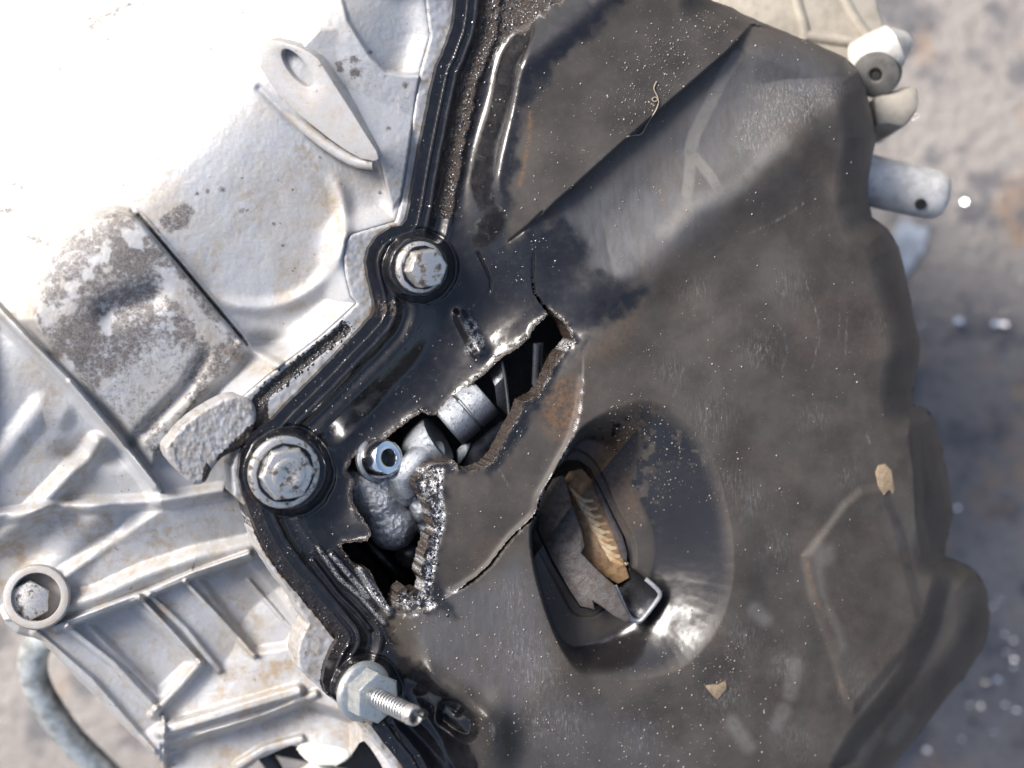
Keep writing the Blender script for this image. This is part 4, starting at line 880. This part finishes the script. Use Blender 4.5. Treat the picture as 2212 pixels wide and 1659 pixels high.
pn = thing('steel_dowel', 'blurred round steel dowel poking out from under the right edge of the cover', 'dowel', P(1960, 420, -80))
tube('dowel_body', [P(*q, -55) for q in R3((1340, 920), (1440, 950), (1600, 985), (1720, 1010), (1770, 1020), (1800, 1026), (1818, 1030))], [7.2, 7.2, 7.2, 7.1, 6.6, 5.2, 2.6], M_pin, pn, 36)
lathe('cross_hole', [(1.6, 0), (1.6, 1), (1.3, 1.1), (0, .6)], P(*R3((1672, 1060))[0], -49.5), (-.1, -.5, .85), M_core, pn, 20)
pp = thing('bent_pipe', 'bent grey metal pipe below the lower left corner of the casing', 'pipe', P(120, 1560, -120))
tube('pipe_body', [P(*q) for q in cr([(u, v, h) for (u, v), h in zip(R5((420, 830), (300, 840), (245, 880), (208, 960), (205, 1060), (240, 1180), (330, 1330), (440, 1480), (560, 1600), (700, 1740)), (-62, -64, -66, -68, -70, -72, -76, -80, -84, -88))], 5)], 4.3, M_pipe, pp, 24, noise=.05)
plg = thing('cream_plug', 'cream plastic plug in the dark opening at the bottom edge', 'plug', P(700, 1660, -60))
tube('plug_body', [P(u, v, -46) for u, v in ((690, 1720), (690, 1690), (672, 1664), (662, 1652))], [6.2, 6.2, 5.8, 4], M_white, plg, 28)
prism('plug_tab', cr([(640, 1620), (655, 1606), (690, 1606), (745, 1618), (757, 1634), (735, 1652), (705, 1656), (668, 1650)], 3, True), -38, 5, (0, 0, 1), M_white, plg, bevel=1.2)
tube('plug_arm', [P(u, v, -52) for u, v in ((560, 1615), (585, 1648), (610, 1690))], 2.2, M_plate, plg, 12)

# ------------------------------------------------------------------ loose small things
def on_cover(u, v, dh=0.0):
    return P(u, v, float(cover_h(np.array([[u]]), np.array([[v]]))[0, 0]) + dh)
hp = cr(RF((2050, 720), (2025, 780), (2050, 840), (2062, 880), (2030, 900), (2010, 875), (2040, 860), (2068, 900), (2040, 980), (1970, 1090), (1915, 1185), (1850, 1195), (1785, 1210)), 3)
tag(tube('fibre', [on_cover(u, v, .35) for u, v in hp], .16, M_hair, None, 6), 'thin curled pale fibre lying across the crease of the cover', 'fibre')
def flake(name, poly, label, dh=.2, th=.35):
    hs = [float(cover_h(np.array([[u]]), np.array([[v]]))[0, 0]) for u, v in poly]
    o = prism(name, [(u, v, h + dh + random.uniform(0, .25)) for (u, v), h in zip(poly, hs)], 0, th, (0, 0, 1), M_leaf, None, bevel=.06)
    return tag(o, label, 'mud flake')
flake('mud_flake', RA((1110, 1270), (1130, 1222), (1180, 1212), (1228, 1260), (1252, 1400), (1240, 1428), (1210, 1400), (1172, 1440), (1130, 1370)), 'oval tan mud flake at the right side of the cover')
flake('mud_flake', RB((32, 1150), (80, 1142), (110, 1146), (160, 1120), (166, 1168), (140, 1200), (108, 1240), (62, 1190)), 'jagged brown mud flake on the lower middle of the cover')

def beads(name, n, mat, dens, rmin, rmax, hfun, flat, parent, box, seed, power=4.5, rot=0.9):
    """thousands of small domes scattered over a surface, joined as one uncountable part"""
    rg = np.random.default_rng(seed); us = rg.uniform(box[0], box[2], n * 12); vs = rg.uniform(box[1], box[3], n * 12)
    p = dens(us[None], vs[None])[0]; k = rg.random(len(us)) < p; us = us[k][:n]; vs = vs[k][:n]; m = len(us)
    e = 1.5
    h = hfun(us[None], vs[None])[0]; hx = hfun(us[None] + e, vs[None])[0]; hy = hfun(us[None], vs[None] + e)[0]
    co = PV(us, vs, h); tx = PV(us + e, vs, hx) - co; ty = co - PV(us, vs + e, hy)
    nn = np.cross(tx, ty); nn /= np.linalg.norm(nn, axis=1)[:, None]; tx /= np.linalg.norm(tx, axis=1)[:, None]; ty = np.cross(nn, tx)
    r = (rmin + (rmax - rmin) * rg.random(m) ** power) * MM; asp = rg.uniform(.4, 1.0, m); an = rot + rg.normal(0, .5, m)
    seg = 8; vv = []
    for rr, zz in ((1.0, -.12), (.82, .5), (.42, .88)):
        for j in range(seg):
            a = 2 * math.pi * j / seg; x = math.cos(a) * rr; y = math.sin(a) * rr
            xx = (x * np.cos(an) * 1 - y * asp * np.sin(an)) * r; yy = (x * np.sin(an) + y * asp * np.cos(an)) * r
            vv.append(co + tx * xx[:, None] + ty * yy[:, None] + nn * (zz * r * flat)[:, None])
    vv.append(co + nn * (r * flat)[:, None])
    A = np.stack(vv, 1); nvb = A.shape[1]; base = (np.arange(m) * nvb)[:, None, None]
    q = [[a * seg + j, a * seg + (j + 1) % seg, (a + 1) * seg + (j + 1) % seg, (a + 1) * seg + j] for a in range(2) for j in range(seg)]
    t = [[2 * seg + j, 2 * seg + (j + 1) % seg, 3 * seg] for j in range(seg)]
    me = mesh_np(name, A.reshape(-1, 3), (base + np.array(q)[None]).reshape(-1, 4), (base + np.array(t)[None]).reshape(-1, 3))
    return link(name, me, mat, parent, kind='stuff')
def inside(U, V): return (cover_sdf(U, V) < -3)
def d_oil(U, V):
    n = fbm(U, V, 45, 3, 91); g = gunkmask(U, V)
    p = oilmask(U, V) * inside(U, V) * (.03 + .2 * sstep(n, .54, .7)) * sstep(U, 1230, 1100) + oilmask(U, V) * inside(U, V) * (g * .9 + .22 * (ld(EL, U, V)[0] < 112) * sstep(n, .42, .6))
    hd = sdp(HOLE, U, V, 60); p = p + .3 * soft(FLAPBAND, U, V, 8) * inside(U, V); p = p * (1 - .3 * (hd > 40)) + .5 * oilmask(U, V) * inside(U, V) * np.exp(-(hd / 8) ** 2) * (hd > 0)
    return np.clip(p, 0, 1)
def d_grit(U, V):
    n = fbm(U, V, 60, 3, 95); s = (1 - oilmask(U, V)) * inside(U, V)
    pan = soft([(1215, 470), (1190, 400), (1280, 250), (1340, 130), (1480, 20), (1600, 30), (1450, 200), (1290, 350)], U, V, 60)
    rec = soft(R8((430, 330), (600, 260), (760, 270), (900, 420), (900, 640), (740, 760), (600, 560)), U, V, 60)
    low = soft([(850, 1330), (1100, 1250), (1300, 1500), (1600, 1300), (1700, 1640), (1000, 1659), (900, 1450)], U, V, 120)
    return np.clip(s * (.03 + .16 * sstep(n, .5, .65) + .9 * pan * sstep(n, .42, .56) + .5 * rec + .25 * low) * sstep(U, 2000, 1500), 0, 1)
beads('oil_beads', 8000, M_drop, d_oil, .12, .62, cover_h, .26, cover, (480, 0, 1400, 1659), 5)
beads('grit', 3000, M_grit, d_grit, .07, .34, cover_h, .8, cover, (850, 0, 2050, 1659), 6)
def d_case(U, V): return (fl_sd(U, V) < -3) * stroke(CHAN, 34, U, V, 8)
def fl_sd(U, V): return sdp(FLPOLY, U, V, 60)
beads('oil_beads', 700, M_drop, d_case, .14, .6, fl_h, .32, casing, (500, 600, 820, 900), 8)

# oil spot with painted sky sheen, and bright swarf on the ground
def gp(u, v, h=0):
    return P(u, v, -Z0 * 1000 + h)
def blob(name, cu, cv, ru, rv, mat, label, cat, rot=0, n=26, seed=1):
    rg = random.Random(seed); bm = bmesh.new(); k = []
    for i in range(n):
        a = 2 * math.pi * i / n; r = 1 + .22 * math.sin(3 * a + seed) + rg.uniform(-.1, .1)
        x = ru * r * math.cos(a); y = rv * r * math.sin(a)
        k.append((cu + x * math.cos(rot) - y * math.sin(rot), cv + x * math.sin(rot) + y * math.cos(rot)))
    t = [bm.verts.new(gp(u, v, 1.2)) for u, v in k]; b = [bm.verts.new(gp(cu + (u - cu) * 1.06, cv + (v - cv) * 1.06, .3)) for u, v in k]
    bm.faces.new(t)
    for i in range(n): bm.faces.new((t[i], t[(i + 1) % n], b[(i + 1) % n], b[i]))
    return tag(from_bm(name, bm, mat, None, smooth=True), label, cat)
blob('oil_puddle', 1962, 535, 34, 60, M_puddle, 'wet oil spot with painted bluish sheen on the concrete below the steel dowel', 'puddle', .25, seed=3)
bmx = bmesh.new(); rg = random.Random(4)
SP = [(2070, 693, 9), (2150, 700, 8), (2168, 700, 7), (2066, 1098, 6)] + [(q[0], q[1], rg.uniform(3, 7)) for q in RB((1845, 610), (1815, 660), (1885, 830), (1940, 870), (1930, 960), (1945, 990), (1840, 1110), (1770, 1130), (1660, 1210), (1670, 1270), (1740, 1280), (1890, 1270), (1730, 1410), (1820, 1440), (1620, 1480), (1400, 1545), (1690, 1370), (1960, 1300))] + [(rg.uniform(1960, 2212), rg.uniform(1150, 1659), rg.uniform(1.5, 4)) for _ in range(26)] + [(rg.uniform(1960, 2212), rg.uniform(200, 1150), rg.uniform(1.5, 3)) for _ in range(14)]
for (u, v, r) in SP:
    c = gp(u, v, 2); m = frame(c, (-.26 + rg.uniform(-.2, .2), .25 + rg.uniform(-.2, .2), .93)); r *= .17 * MM
    a = [bmx.verts.new(m @ Vector((r * x * rg.uniform(.6, 1.2), r * y * rg.uniform(.6, 1.2), r * .3))) for x, y in ((-1, -.6), (1, -.7), (1.1, .6), (-.9, .7))]
    b = [bmx.verts.new(m @ Vector((r * x, r * y, -r))) for x, y in ((-1, -.7), (1, -.7), (1, .7), (-1, .7))]
    bmx.faces.new(a); [bmx.faces.new((a[i], b[i], b[(i + 1) % 4], a[(i + 1) % 4])) for i in range(4)]
sw = from_bm('metal_swarf', bmx, M_chip, None); sw['kind'] = 'stuff'; sw['label'] = 'bright specks of metal swarf scattered over the concrete'
